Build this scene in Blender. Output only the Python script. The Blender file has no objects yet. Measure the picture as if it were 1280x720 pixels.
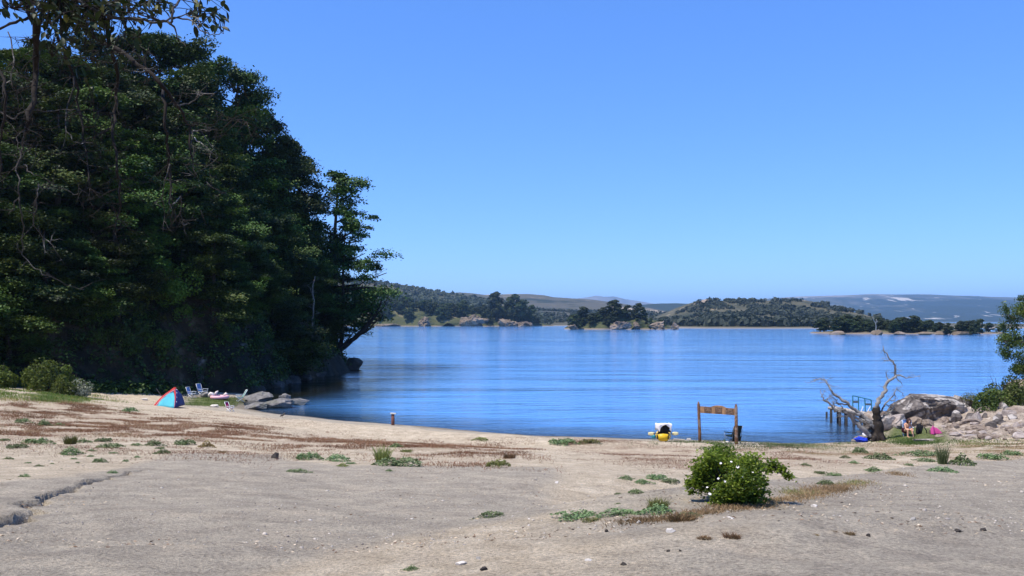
import bpy, bmesh, math, random
import numpy as np
from mathutils import Vector, Matrix, noise as mnoise
R = math.radians
random.seed(7)
rng = np.random.default_rng(7)
scene = bpy.context.scene
col = scene.collection
H, F, HR, CX = 6.8, 1100.0, 401.0, 640.0     # eye height above the lake, focal length in px of a 1280 wide frame, horizon row, centre column

# ------------------------------------------------------------------ helpers
def nmesh(name, V, Fc, smooth=False, attrs=None, midx=None):
    V = np.asarray(V, dtype=np.float32).reshape(-1, 3)
    me = bpy.data.meshes.new(name)
    groups = Fc if isinstance(Fc, list) and len(Fc) and isinstance(Fc[0], np.ndarray) and Fc[0].ndim == 2 else None
    if groups is None and isinstance(Fc, np.ndarray) and Fc.ndim == 2: groups = [Fc]
    if groups is not None:
        groups = [g for g in groups if len(g)]
        me.vertices.add(len(V)); me.vertices.foreach_set('co', V.ravel())
        nl = sum(g.size for g in groups); nf = sum(len(g) for g in groups)
        me.loops.add(nl); me.polygons.add(nf)
        me.loops.foreach_set('vertex_index', np.concatenate([g.ravel() for g in groups]).astype(np.int32))
        tot = np.concatenate([np.full(len(g), g.shape[1], np.int32) for g in groups])
        st = np.concatenate([[0], np.cumsum(tot)[:-1]]).astype(np.int32)
        me.polygons.foreach_set('loop_start', st)
        me.polygons.foreach_set('loop_total', tot)
    else:
        me.from_pydata(V.tolist(), [], [list(map(int, f)) for f in Fc])
    if midx is not None: me.polygons.foreach_set('material_index', np.asarray(midx, np.int32))
    if smooth: me.polygons.foreach_set('use_smooth', np.ones(len(me.polygons), bool))
    for k, a in (attrs or {}).items():
        a = np.asarray(a, np.float32)
        at = me.attributes.new(k, 'FLOAT', 'POINT'); at.data.foreach_set('value', a)
    me.update(calc_edges=True); me.validate()
    return me

def link(name, me, mat, parent=None, loc=None):
    o = bpy.data.objects.new(name, me); col.objects.link(o)
    if mat is not None:
        for m in (mat if isinstance(mat, (list, tuple)) else [mat]):
            if len(me.materials) < (len(mat) if isinstance(mat, (list, tuple)) else 1): me.materials.append(m)
    if parent is not None: o.parent = parent
    if loc is not None: o.location = loc
    return o

def tag(o, label=None, cat=None, group=None, kind=None):
    if label: o['label'] = label
    if cat: o['category'] = cat
    if group: o['group'] = group
    if kind: o['kind'] = kind
    return o

def empty(name, loc, rz=0.0):
    o = bpy.data.objects.new(name, None); col.objects.link(o)
    o.location = loc; o.rotation_euler = (0, 0, rz); o.empty_display_size = 0.2
    return o

def copy_tree(o, parent=None):
    c = o.copy(); col.objects.link(c)
    if parent is not None: c.parent = parent
    for ch in list(o.children): copy_tree(ch, c)
    return c

class MB:
    """collects boxes, tubes, sheets into one mesh"""
    def __init__(s): s.V = []; s.F = []; s.M = []
    def add(s, V, Fc, m=0):
        b = len(s.V); s.V += [tuple(v) for v in V]; s.F += [[i + b for i in f] for f in Fc]; s.M += [m] * len(Fc); return s
    def box(s, c, d, rot=None, m=0, bev=0.0):
        bm = bmesh.new(); bmesh.ops.create_cube(bm, size=1)
        bmesh.ops.scale(bm, vec=d, verts=bm.verts)
        if bev: bmesh.ops.bevel(bm, geom=bm.edges[:], offset=bev, segments=2, affect='EDGES')
        if rot is not None: bmesh.ops.rotate(bm, cent=(0, 0, 0), matrix=rot, verts=bm.verts)
        bmesh.ops.translate(bm, vec=c, verts=bm.verts)
        s.addbm(bm, m); return s
    def addbm(s, bm, m=0):
        bm.verts.ensure_lookup_table()
        for i, v in enumerate(bm.verts): v.index = i
        s.add([v.co[:] for v in bm.verts], [[v.index for v in f.verts] for f in bm.faces], m); bm.free()
    def tube(s, pts, rad, n=8, m=0, cap=True):
        V, Fc = tube(pts, rad, n, cap); return s.add(V, Fc, m)
    def sheet(s, grid, t=0.006, m=0):
        """grid[i][j] of points -> closed thin sheet"""
        ni, nj = len(grid), len(grid[0]); g = [[Vector(p) for p in r] for r in grid]
        nr = [[None] * nj for _ in range(ni)]
        for i in range(ni):
            for j in range(nj):
                a = g[min(i+1, ni-1)][j] - g[max(i-1, 0)][j]; b = g[i][min(j+1, nj-1)] - g[i][max(j-1, 0)]
                q = a.cross(b); nr[i][j] = q.normalized() if q.length > 1e-9 else Vector((0, 0, 1))
        V = [g[i][j] + nr[i][j]*t/2 for i in range(ni) for j in range(nj)] + [g[i][j] - nr[i][j]*t/2 for i in range(ni) for j in range(nj)]
        o = ni*nj; Fc = []
        for i in range(ni-1):
            for j in range(nj-1):
                a = i*nj+j; Fc.append([a, a+nj, a+nj+1, a+1]); Fc.append([o+a, o+a+1, o+a+nj+1, o+a+nj])
        ring = [j for j in range(nj)] + [i*nj+nj-1 for i in range(1, ni)] + [(ni-1)*nj+j for j in range(nj-2, -1, -1)] + [i*nj for i in range(ni-2, 0, -1)]
        for k in range(len(ring)):
            a, b = ring[k], ring[(k+1) % len(ring)]; Fc.append([a, b, o+b, o+a])
        return s.add(V, Fc, m)
    def build(s, name, mat, parent=None, smooth=False, loc=None):
        me = nmesh(name, s.V, s.F, smooth, midx=s.M)
        return link(name, me, mat, parent, loc)

def tube(pts, rad, n=8, cap=True):
    P = [Vector(p) for p in pts]
    if not hasattr(rad, '__len__'): rad = [rad]*len(P)
    V = []; Fc = []
    t0 = (P[1]-P[0]).normalized()
    ref = Vector((0, 0, 1)) if abs(t0.z) < .9 else Vector((1, 0, 0))
    nx = t0.cross(ref).normalized()
    for i, p in enumerate(P):
        t = (P[min(i+1, len(P)-1)] - P[max(i-1, 0)])
        t = t.normalized() if t.length > 1e-9 else t0
        nx = (nx - t*nx.dot(t)); nx = nx.normalized() if nx.length > 1e-6 else t.orthogonal().normalized()
        ny = t.cross(nx)
        for k in range(n):
            a = 2*math.pi*k/n; V.append(p + (nx*math.cos(a) + ny*math.sin(a))*rad[i])
    for i in range(len(P)-1):
        for k in range(n):
            a = i*n+k; b = i*n+(k+1) % n; Fc.append([a, b, b+n, a+n])
    if cap:
        Fc.append(list(range(n))[::-1]); Fc.append([(len(P)-1)*n+k for k in range(n)])
    return V, Fc

def wiggle(a, b, n, amp, rnd, taper=True):
    a, b = Vector(a), Vector(b); L = (b-a).length; out = []
    off = Vector((0, 0, 0))
    for i in range(n+1):
        t = i/n
        if 0 < i: off = off + Vector((rnd.uniform(-1, 1), rnd.uniform(-1, 1), rnd.uniform(-1, 1)))*amp*L/n
        out.append(a.lerp(b, t) + off*(min(1, t*2)))
    return out

def quads(C, N, size, aspect=0.6, rg=rng, jitter=.35, bend=.15):
    """leaf quads: centres C (n,3), normals N (n,3)"""
    n = len(C); N = N/np.maximum(np.linalg.norm(N, axis=1, keepdims=True), 1e-6)
    r = rg.normal(size=(n, 3)); u = np.cross(N, r); u /= np.maximum(np.linalg.norm(u, axis=1, keepdims=True), 1e-6)
    v = np.cross(N, u)
    s = (np.asarray(size)*(1 + jitter*rg.uniform(-1, 1, n)))[:, None]
    a = s*.5; b = s*.5*aspect
    V = np.stack([C - u*a, C + v*b + N*s*bend*rg.uniform(-1, 1, (n, 1)), C + u*a, C - v*b + N*s*bend*rg.uniform(-1, 1, (n, 1))], 1).reshape(-1, 3)
    Fq = np.arange(4*n).reshape(n, 4)
    return V, Fq

def rockmesh(name, dims, seed, sub=4, rough=.28, cuts=7, flat=0.0, fine=.05):
    rnd = random.Random(seed)
    bm = bmesh.new(); bmesh.ops.create_icosphere(bm, subdivisions=sub, radius=1)
    o = Vector((rnd.uniform(-50, 50),)*3)
    planes = []
    for _ in range(cuts):
        n = Vector((rnd.gauss(0, 1), rnd.gauss(0, 1), rnd.gauss(0, .8))).normalized(); planes.append((n, rnd.uniform(.42, .8)))
    for v in bm.verts:
        p = v.co.copy()
        q = p*(1 + rough*mnoise.fractal(p*1.3+o, 1.0, 2.0, 4))
        for n, d in planes:
            e = q.dot(n) - d
            if e > 0: q = q - n*e*.92
        q = q*(1 + fine*mnoise.fractal(p*6+o, .9, 2.0, 4) + fine*.6*abs(mnoise.noise(p*3.1+o)))
        if q.z < -flat and flat: q.z = -flat + (q.z+flat)*.2
        v.co = Vector((q.x*dims[0]/2, q.y*dims[1]/2, q.z*dims[2]/2))
    me = bpy.data.meshes.new(name); bm.to_mesh(me); bm.free()
    return me

def smooth01(x): x = np.clip(x, 0, 1); return x*x*(3-2*x)

# cheap tileless value noise on numpy arrays
_pt = rng.uniform(-1, 1, (256, 256))
def vnoise(x, y):
    x = np.asarray(x, float); y = np.asarray(y, float)
    xi = np.floor(x).astype(int); yi = np.floor(y).astype(int); fx = smooth01(x-xi); fy = smooth01(y-yi)
    g = lambda a, b: _pt[a & 255, b & 255]
    return (g(xi, yi)*(1-fx)+g(xi+1, yi)*fx)*(1-fy) + (g(xi, yi+1)*(1-fx)+g(xi+1, yi+1)*fx)*fy
def fbm(x, y, o=4):
    s = 0; a = 1
    for k in range(o): s = s + a*vnoise(x*2**k+k*17.3, y*2**k-k*9.1); a *= .5
    return s

# ------------------------------------------------------------------ materials
def newmat(name):
    m = bpy.data.materials.new(name); m.use_nodes = True
    nt = m.node_tree; b = nt.nodes['Principled BSDF']; b.inputs['Roughness'].default_value = .85
    b.inputs['Specular IOR Level'].default_value = .25
    return m, nt, b
def noise_nd(nt, scale, detail=4, rough=.6, vec=None, dist=0.0):
    n = nt.nodes.new('ShaderNodeTexNoise'); n.inputs['Scale'].default_value = scale; n.inputs['Detail'].default_value = detail
    n.inputs['Roughness'].default_value = rough; n.inputs['Distortion'].default_value = dist
    if vec is not None: nt.links.new(vec, n.inputs['Vector'])
    return n
def ramp(nt, fac, stops, interp='LINEAR'):
    r = nt.nodes.new('ShaderNodeValToRGB'); e = r.color_ramp.elements; r.color_ramp.interpolation = interp
    while len(e) < len(stops): e.new(.5)
    for i, (p, c) in enumerate(stops):
        e[i].position = p; e[i].color = (*c, 1) if len(c) == 3 else c
    nt.links.new(fac, r.inputs[0]); return r.outputs[0]
def mixc(nt, fac, a, b, mode='MIX'):
    m = nt.nodes.new('ShaderNodeMix'); m.data_type = 'RGBA'; m.blend_type = mode
    for s, v in ((m.inputs[0], fac), (m.inputs[6], a), (m.inputs[7], b)):
        if isinstance(v, (int, float)): s.default_value = v
        elif isinstance(v, tuple): s.default_value = (*v, 1) if len(v) == 3 else v
        else: nt.links.new(v, s)
    return m.outputs[2]
def mth(nt, op, a, b=0.0, clamp=False):
    m = nt.nodes.new('ShaderNodeMath'); m.operation = op; m.use_clamp = clamp
    for i, v in enumerate((a, b)):
        if isinstance(v, (int, float)): m.inputs[i].default_value = v
        else: nt.links.new(v, m.inputs[i])
    return m.outputs[0]
def attr(nt, name):
    a = nt.nodes.new('ShaderNodeAttribute'); a.attribute_name = name; return a.outputs['Fac']
def objco(nt): return nt.nodes.new('ShaderNodeTexCoord').outputs['Object']
def pos(nt): return nt.nodes.new('ShaderNodeNewGeometry').outputs['Position']
def bump(nt, b, h, strength=.5, dist=.02):
    n = nt.nodes.new('ShaderNodeBump'); n.inputs['Strength'].default_value = strength; n.inputs['Distance'].default_value = dist
    nt.links.new(h, n.inputs['Height']); nt.links.new(n.outputs[0], b.inputs['Normal']); return n

def plain(name, c, rough=.7, var=.12, scale=6.0, bmp=0.0, metal=0.0):
    m, nt, b = newmat(name)
    n = noise_nd(nt, scale, 5, .6, objco(nt))
    c = Vector(c)
    nt.links.new(ramp(nt, n.outputs[0], [(.3, tuple(c*(1-var*2))), (.7, tuple(c*(1+var)))]), b.inputs['Base Color'])
    b.inputs['Roughness'].default_value = rough; b.inputs['Metallic'].default_value = metal
    if bmp: bump(nt, b, n.outputs[0], bmp, .02)
    return m

def fabric(name, c, tr=.4):
    m = plain(name, c, .8, .07, 5); nt = m.node_tree; b = nt.nodes['Principled BSDF']; t = nt.nodes.new('ShaderNodeBsdfTranslucent'); t.inputs[0].default_value = (*c, 1)
    mx = nt.nodes.new('ShaderNodeMixShader'); mx.inputs[0].default_value = tr; nt.links.new(b.outputs[0], mx.inputs[1]); nt.links.new(t.outputs[0], mx.inputs[2]); nt.links.new(mx.outputs[0], nt.nodes['Material Output'].inputs[0]); return m
def leafmat(name, c0, c1, trans=.25, rough=.55, c2=None, spec=.3):
    """leaves: c0..c1 by the per-leaf attribute 'tint', a little by the object's own random number"""
    m, nt, b = newmat(name)
    t = attr(nt, 'tint')
    oi = nt.nodes.new('ShaderNodeObjectInfo')
    base = ramp(nt, t, [(0, c0), (.8, c1)] + ([(1.0, c2)] if c2 else []))
    hs = nt.nodes.new('ShaderNodeHueSaturation')
    nt.links.new(mth(nt, 'ADD', mth(nt, 'MULTIPLY', oi.outputs['Random'], .05), .475), hs.inputs['Hue'])
    nt.links.new(mth(nt, 'ADD', mth(nt, 'MULTIPLY', oi.outputs['Random'], .75), .6), hs.inputs['Value'])
    nt.links.new(base, hs.inputs['Color'])
    nt.links.new(hs.outputs[0], b.inputs['Base Color'])
    b.inputs['Roughness'].default_value = rough; b.inputs['Specular IOR Level'].default_value = spec
    tr = nt.nodes.new('ShaderNodeBsdfTranslucent')
    br = mixc(nt, .35, hs.outputs[0], (.16, .22, .03))
    nt.links.new(br, tr.inputs[0])
    mx = nt.nodes.new('ShaderNodeMixShader'); mx.inputs[0].default_value = trans
    nt.links.new(b.outputs[0], mx.inputs[1]); nt.links.new(tr.outputs[0], mx.inputs[2])
    nt.links.new(mx.outputs[0], nt.nodes['Material Output'].inputs[0])
    return m

def rockmat(name, dark, mid, light, scale=.8, lich=None, amt=.6, bmp=.6):
    m, nt, b = newmat(name)
    p = pos(nt)
    n1 = noise_nd(nt, scale, 8, .65, p, .4); n2 = noise_nd(nt, scale*9, 6, .7, p)
    c = ramp(nt, n1.outputs[0], [(.33, dark), (.48, mid), (.56, mid), (.66, light)])
    c = mixc(nt, mth(nt, 'MULTIPLY', n2.outputs[0], .55), c, dark, 'MIX')
    n3 = noise_nd(nt, scale*.6, 3, .5, p, 1.5)
    if lich: c = mixc(nt, mth(nt, 'MULTIPLY', ramp(nt, n3.outputs[0], [(.51, (0, 0, 0)), (.55, (1, 1, 1))]), amt), c, lich)
    nt.links.new(c, b.inputs['Base Color'])
    vor = nt.nodes.new('ShaderNodeTexVoronoi'); vor.feature = 'DISTANCE_TO_EDGE'; vor.inputs['Scale'].default_value = scale*1.6
    w = nt.nodes.new('ShaderNodeVectorMath'); w.operation = 'ADD'; nt.links.new(p, w.inputs[0])
    wv = nt.nodes.new('ShaderNodeVectorMath'); wv.operation = 'SCALE'; wv.inputs['Scale'].default_value = .5; nt.links.new(n2.outputs['Color'], wv.inputs[0]); nt.links.new(wv.outputs[0], w.inputs[1])
    nt.links.new(w.outputs[0], vor.inputs['Vector'])
    crack = mth(nt, 'MULTIPLY', ramp(nt, vor.outputs['Distance'], [(0, (0, 0, 0)), (.06, (1, 1, 1))]), .5)
    hgt = mth(nt, 'ADD', mth(nt, 'ADD', n2.outputs[0], n1.outputs[0]), crack)
    bump(nt, b, hgt, bmp, .12/scale**.5)
    return m

M = {}
M['bark_dark'] = plain('bark_dark', (.04, .03, .023), .9, .3, 8, .5)
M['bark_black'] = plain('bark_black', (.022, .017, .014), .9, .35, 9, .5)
M['bark_grey'] = plain('bark_grey', (.16, .14, .12), .9, .35, 9, .5)
M['dead_wood'] = rockmat('dead_wood', (.04, .036, .032), (.34, .325, .305), (.66, .63, .59), 3.0, None, 0, .5)
M['dead_trunk'] = rockmat('dead_trunk', (.018, .014, .011), (.05, .038, .03), (.16, .13, .1), 2.6, None, 0, .9)
M['twig'] = rockmat('twig_bark', (.02, .017, .015), (.075, .066, .058), (.50, .47, .43), 3.6, None, 0, .4)
M['beech'] = leafmat('beech_leaves', (.005, .014, .002), (.046, .088, .010), .09, .6, (.11, .135, .018))
M['beech_pale'] = leafmat('olive_beech_leaves', (.014, .028, .004), (.075, .115, .014), .12, .6, (.13, .145, .022))
M['light_leaf'] = leafmat('light_green_leaves', (.03, .06, .007), (.13, .19, .022), .3, .6, (.20, .23, .04))
M['silver_leaf'] = leafmat('silvery_leaves', (.10, .12, .07), (.28, .29, .21), .15, .6)
M['rose_leaf'] = leafmat('rose_leaves', (.045, .085, .008), (.22, .31, .028), .5, .5, (.36, .42, .07))
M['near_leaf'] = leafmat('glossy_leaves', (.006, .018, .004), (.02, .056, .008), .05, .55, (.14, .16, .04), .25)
M['far_leaf'] = leafmat('distant_foliage', (.009, .018, .006), (.032, .046, .012), .1, .8)
M['hill_leaf'] = leafmat('hill_scrub', (.03, .043, .032), (.08, .095, .06), .1, .8)
M['right_leaf'] = leafmat('shore_tree_leaves', (.02, .045, .008), (.095, .14, .026), .3, .5, (.19, .22, .05))
M['herb'] = leafmat('grey_green_herb', (.05, .085, .025), (.19, .255, .11), .15, .7, (.27, .31, .14))
M['herb_yellow'] = leafmat('yellow_green_herb', (.07, .09, .02), (.24, .25, .07), .2, .7)
M['herb_dry'] = leafmat('dry_herb', (.10, .06, .03), (.30, .20, .09), .15, .8, (.22, .2, .07))
M['sorrel'] = leafmat('dry_sorrel', (.15, .06, .03), (.34, .18, .095), .25, .8, (.40, .29, .16))
M['grass'] = leafmat('grass_blades', (.045, .085, .012), (.14, .21, .03), .25, .7, (.34, .28, .08))
M['strawgrass'] = leafmat('straw_grass', (.17, .11, .05), (.40, .28, .14), .2, .8, (.24, .25, .09))
M['boulder'] = rockmat('boulder_stone', (.06, .05, .044), (.19, .16, .138), (.36, .31, .265), .75, (.62, .56, .49), .75, 1.0)
M['pale_rock'] = rockmat('pale_rock', (.24, .19, .16), (.46, .39, .34), (.68, .62, .55), 1.1, None, 0, .7)
M['pink_rock'] = rockmat('pinkish_rock', (.12, .085, .065), (.36, .285, .22), (.58, .50, .41), 1.3, None, 0, .7)
M['grey_rock'] = rockmat('grey_rock', (.10, .095, .09), (.27, .255, .24), (.42, .40, .38), 1.2, (.18, .18, .12), .4, .7)
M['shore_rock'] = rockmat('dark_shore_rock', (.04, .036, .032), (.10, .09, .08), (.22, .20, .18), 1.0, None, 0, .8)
M['crag'] = rockmat('crag_stone', (.03, .028, .025), (.12, .11, .095), (.30, .28, .25), 1.0, (.06, .07, .03), .7, .9)
M['tan_rock'] = rockmat('tan_cliff_rock', (.07, .052, .038), (.20, .15, .10), (.36, .285, .195), .12, (.30, .24, .2), .5, .6)
M['white_stone'] = plain('white_stone', (.62, .57, .5), .85, .12, 9, .4)
M['grey_stone'] = plain('grey_stone', (.30, .28, .25), .85, .15, 9, .4)
M['dark_stone'] = plain('dark_stone', (.05, .042, .035), .9, .2, 9, .4)
M['sign_wood'] = rockmat('sign_wood', (.07, .035, .02), (.23, .12, .065), (.42, .27, .16), 3.5, (.40, .36, .32), .4, .4)
M['board_wood'] = plain('board_wood', (.33, .19, .10), .8, .22, 7, .3)
M['panel_dark'] = plain('carved_panel', (.15, .09, .06), .85, .25, 12, .4)
M['carving'] = plain('carved_relief', (.34, .24, .17), .85, .2, 14, .3)
M['white_cloth'] = plain('white_cloth', (.82, .79, .78), .9, .05, 5, .3)
M['white_paint'] = plain('white_plastic', (.74, .76, .76), .45, .05, 5)
M['blue_cloth'] = fabric('blue_sling', (.24, .38, .66), .35)
M['teal_cloth'] = fabric('green_sling', (.30, .52, .45), .35)
M['magenta'] = fabric('magenta_sling', (.45, .02, .15), .35)
M['pinktowel'] = fabric('pink_towel', (.55, .07, .27), .3)
M['red_cloth'] = fabric('red_nylon', (.80, .09, .08))
M['pink_cloth'] = fabric('pink_nylon', (.80, .40, .44))
M['cyan_cloth'] = fabric('turquoise_nylon', (.16, .70, .80))
M['navy_cloth'] = plain('navy_nylon', (.03, .035, .14), .6, .1, 4)
M['yellow'] = plain('yellow_hull', (.72, .46, .02), .4, .12, 3)
M['blade'] = plain('paddle_blade', (.80, .70, .36), .5, .06, 4)
M['black'] = plain('black_fabric', (.012, .012, .014), .85, .2, 8)
M['dark_green'] = plain('dark_green_canvas', (.008, .022, .02), .85, .2, 8)
M['steel'] = plain('grey_steel', (.25, .26, .27), .4, .1, 8, 0, .6)
M['turq'] = plain('turquoise_paint', (.03, .17, .19), .5, .15, 6)
M['turq_bag'] = plain('turquoise_vinyl', (.05, .36, .45), .5, .1, 5)
M['railpanel'] = plain('grey_rail_board', (.10, .12, .13), .7, .15, 6)
M['deck'] = plain('bleached_decking', (.44, .39, .32), .85, .15, 5, .3)
M['pile'] = plain('dark_pile', (.03, .03, .032), .85, .2, 5, .3)
M['bluetarp'] = plain('blue_cloth', (.015, .05, .50), .6, .12, 6, .3)
M['skin'] = plain('skin', (.66, .36, .23), .55, .06, 6)
M['hair'] = plain('brown_hair', (.06, .025, .018), .6, .3, 25, .4)
M['swim'] = plain('dark_red_swimwear', (.13, .012, .02), .8, .1, 10)
M['float_white'] = plain('cream_vinyl', (.78, .70, .62), .4, .05, 4)
M['float_pink'] = plain('pink_vinyl', (.75, .42, .46), .4, .05, 4)
M['float_purple'] = plain('purple_vinyl', (.12, .04, .16), .4, .05, 4)
M['post'] = plain('reddish_post', (.20, .085, .06), .85, .2, 10, .4)
M['petal'] = plain('white_petal', (.85, .80, .80), .7, .03, 10)
M['stamen'] = plain('yellow_stamen', (.6, .42, .05), .8, .1, 10)
M['birdbody'] = plain('bird_feathers', (.10, .085, .07), .8, .3, 25)
M['beak'] = plain('bird_beak', (.05, .04, .03), .6, .1, 9)

# ------------------------------------------------------------------ ground height
def W0(u, row, z=0.0):
    y = (H-z)*F/(row-HR); return ((u-CX)/F*y, y)
SHORE = [(-500, -400), (-500, 175), (-120, 168), (-60, 160), (-34, 146), (-24, 131), (-22.3, 126), (-23, 112), (-24.5, 95), (-25, 84), (-23, 75),
         W0(300, 511), W0(340, 516.5), W0(390, 522), W0(490, 531), W0(560, 536.5), W0(660, 544), W0(760, 548), W0(860, 549.7), W0(935, 552), W0(1000, 554), W0(1065, 552.5),
         W0(1082, 545), W0(1090, 537), (25, 59), (30, 61.5), (38, 63), (47, 71), (62, 95), (125, 140), (500, 220), (500, -400)]
SH = np.array(SHORE)
def segdist(x, y, P, closed=True):
    d = np.full(x.shape, 1e9); n = len(P)
    for i in range(n if closed else n-1):
        a = P[i]; b = P[(i+1) % n]; ab = b-a; L = ab@ab
        t = np.clip(((x-a[0])*ab[0]+(y-a[1])*ab[1])/L, 0, 1)
        d = np.minimum(d, (x-a[0]-t*ab[0])**2+(y-a[1]-t*ab[1])**2)
    return np.sqrt(d)
def inside(x, y, P):
    c = np.zeros(x.shape, bool); n = len(P)
    for i in range(n):
        a = P[i]; b = P[(i+1) % n]
        if a[1] == b[1]: continue
        k = ((a[1] > y) != (b[1] > y)) & (x < (b[0]-a[0])*(y-a[1])/(b[1]-a[1])+a[0])
        c ^= k
    return c
def sdist(x, y, P): return np.where(inside(x, y, P), 1, -1)*segdist(x, y, P)

LIP = np.array([(-2, 11.0), (1.2, 13.0), (3.0, 14.6), (5.0, 16.6), (7.4, 19.2), (11.5, 23.5), (16, 27.5), (22, 32), (40, 40)])   # edge of the raised gravel track
RILL = np.array([(-8.6, 12.4), (-7.6, 13.6), (-6.9, 15.1), (-7.6, 16.6), (-8.1, 18.3), (-8.9, 20.3)])
def ground(x, y):
    x = np.asarray(x, float); y = np.asarray(y, float)
    d = sdist(x, y, SH) + .35*fbm(x*.25, y*.25, 3)
    z = np.where(d > 0, .1065*d, np.maximum(.14*d, -5))
    z = np.where(d > 48, .1065*48+(d-48)*.02, z)
    # behind the right boulders and inland the land rises less
    z += .85*np.exp(-(((x+36)/13)**2+((y-50)/13)**2))
    z += .25*np.exp(-((d-8.5)/2.2)**2)*smooth01((x+16)/6)*smooth01((10-x)/8)
    z -= .22*np.exp(-((d-14)/3.5)**2)*smooth01((x+14)/6)*smooth01((12-x)/8)
    z += .9*smooth01((x-24)/12)*smooth01((y-40)/14)*smooth01((d+1)/4)
    # raised track to the right
    dl = segdist(x, y, LIP, False)
    yi = np.interp(x, LIP[:, 0], LIP[:, 1])
    s = np.where(y < yi, dl, -dl)
    k = smooth01((x+2)/5)
    z += k*(.42*smooth01((s+.5)/1.8)*np.exp(-np.maximum(s-2, 0)/7) - .16*np.exp(-((s+1.4)/1.3)**2))
    z += k*.10*np.exp(-((s-4.6)/.9)**2)
    land = smooth01((d+.5)/3)
    z += land*(.06*fbm(x*.22+5, y*.22, 3) + .010*fbm(x*1.3, y*1.3, 3) + .004*fbm(x*5, y*5, 2))
    return z
def rill(x, y):
    """a ragged cut running away from the camera, its left bank the higher one"""
    xx = np.interp(y, RILLW[:, 1], RILLW[:, 0]); w = np.interp(y, RILLW[:, 1], RILLK)
    side = xx - x + .20*fbm(x*.9+y*.7, y*.9, 3) + .06*fbm(y*4, x*4, 2)
    w = w*(.75+.5*vnoise(y*1.3, y*.2))
    cut = smooth01(1.5*(1-np.abs(side+.05)/(.085*w+.02)))
    return w*(-.40*cut + .06*smooth01(side/.07+.2)*smooth01((3.0-side)/3.0)*(side > -.1) + .02*fbm(x*3, y*3, 2)*cut)

_ys = np.concatenate([np.arange(3, 30, .03), np.arange(30, 170, .1)])
def P(u, row):
    """the point of the ground seen at a pixel"""
    xs = (u-CX)/F*_ys; zr = H-(row-HR)/F*_ys
    zg = np.maximum(ground(xs, _ys), 0); k = np.argmax(zr <= zg)
    return Vector((xs[k], _ys[k], zg[k]))
def G(x, y): return float(ground(np.array([x]), np.array([y]))[0])

# erosion rill from bottom left (traced where it lies on the sand)
_r = [P(u, r) for u, r in ((-60, 690), (0, 656), (30, 640), (58, 626), (85, 613), (112, 605), (150, 592), (185, 586))]
RILLW = np.array([(p.x, p.y) for p in _r]); RILLK = np.array([1.1, 1.1, 1, .95, .85, .75, .5, 0.0])

# ------------------------------------------------------------------ ground mesh
def lines(parts):
    out = []
    for a, b, s in parts: out += list(np.arange(a, b, s))
    return np.array(out + [parts[-1][1]])
def build_ground():
    xl = lines([(-480, -100, 38), (-100, -50, 5), (-50, -16, .45), (-16, -11.5, .085), (-11.5, -5.5, .04), (-5.5, 14, .085), (14, 40, .3), (40, 100, 4), (100, 480, 38)])
    yl = lines([(-300, -40, 26), (-40, 4, 2), (4, 7, .3), (7, 22, .055), (22, 34, .11), (34, 58, .2), (58, 90, .6), (90, 170, 4)])
    X, Y = np.meshgrid(xl, yl); x = X.ravel(); y = Y.ravel()
    z = ground(x, y)
    near = (x > -13) & (x < 0) & (y < 30) & (y > 7)
    zz = z.copy(); zz[near] += rill(x[near], y[near]); z = zz
    nx = len(xl); ny = len(yl)
    i = np.arange((nx-1)*(ny-1)); a = (i//(nx-1))*nx + i % (nx-1)
    Fq = np.stack([a, a+1, a+nx+1, a+nx], 1)
    # what grows or lies where: grey gravel track / red sorrel soil / grass
    yi = np.interp(x, LIP[:, 0], LIP[:, 1]); s = yi-y
    track = smooth01((s+.2)/1.0)*smooth01((x+1)/5)
    def poly(pix): return np.array([(p.x, p.y) for p in (P(u, r) for u, r in pix)])
    A = poly([(-80, 650), (0, 605), (150, 585), (235, 566), (330, 567), (420, 582), (600, 582), (700, 585), (690, 640), (560, 660), (420, 690), (250, 740), (-200, 740)])
    track = np.maximum(track, smooth01(sdist(x, y, A)/1.3+.5)*.95)
    sand = sdist(x, y, SH)
    track = np.maximum(track, .95*smooth01((7.0-sand)/3)*smooth01((16-x)/4))
    red = np.zeros(x.shape)
    for pix in RED:
        pg = poly(pix); red = np.maximum(red, smooth01(sdist(x, y, pg)/2.0+.4))
    gr = np.zeros(x.shape)
    for pix in GREEN:
        pg = poly(pix); gr = np.maximum(gr, smooth01(sdist(x, y, pg)/.8+.4))
    scr = smooth01(sdist(x, y, poly([(1105, 546), (1112, 530), (1170, 528), (1215, 515), (1300, 500), (1330, 545), (1240, 549), (1190, 551)]))/.6+.4)
    z = z + scr*(.16*np.abs(fbm(x*1.7, y*1.7, 3)) + .05*fbm(x*5, y*5, 2))
    me = nmesh('ground', np.stack([x, y, z], 1), Fq, True, {'track': track, 'red': red, 'green': gr, 'scree': scr, 'wet': smooth01(1.2-sand/1.1)})
    o = link('ground', me, M['ground']); o['kind'] = 'structure'
RED = [[(-10, 500), (110, 505), (215, 522), (330, 535), (330, 552), (200, 548), (120, 545), (-10, 548)],
       [(330, 545), (420, 546), (520, 552), (640, 555), (640, 585), (560, 580), (450, 562), (340, 562)],
       [(690, 545), (830, 556), (1000, 560), (1120, 572), (1060, 590), (850, 590), (760, 575)],
       [(950, 553), (1280, 552), (1300, 575), (1150, 572), (1000, 570)],
       [(850, 646), (960, 622), (1050, 605), (1120, 591), (1128, 595), (1055, 611), (965, 629), (880, 648), (790, 654), (770, 648)]]
GREEN = [[(1105, 548), (1112, 536), (1160, 536), (1182, 542), (1190, 552), (1130, 556)],
         [(228, 506), (240, 497), (300, 497), (318, 502), (290, 508)],
         [(30, 492), (90, 494), (130, 500), (100, 505), (40, 502)]]
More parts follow.
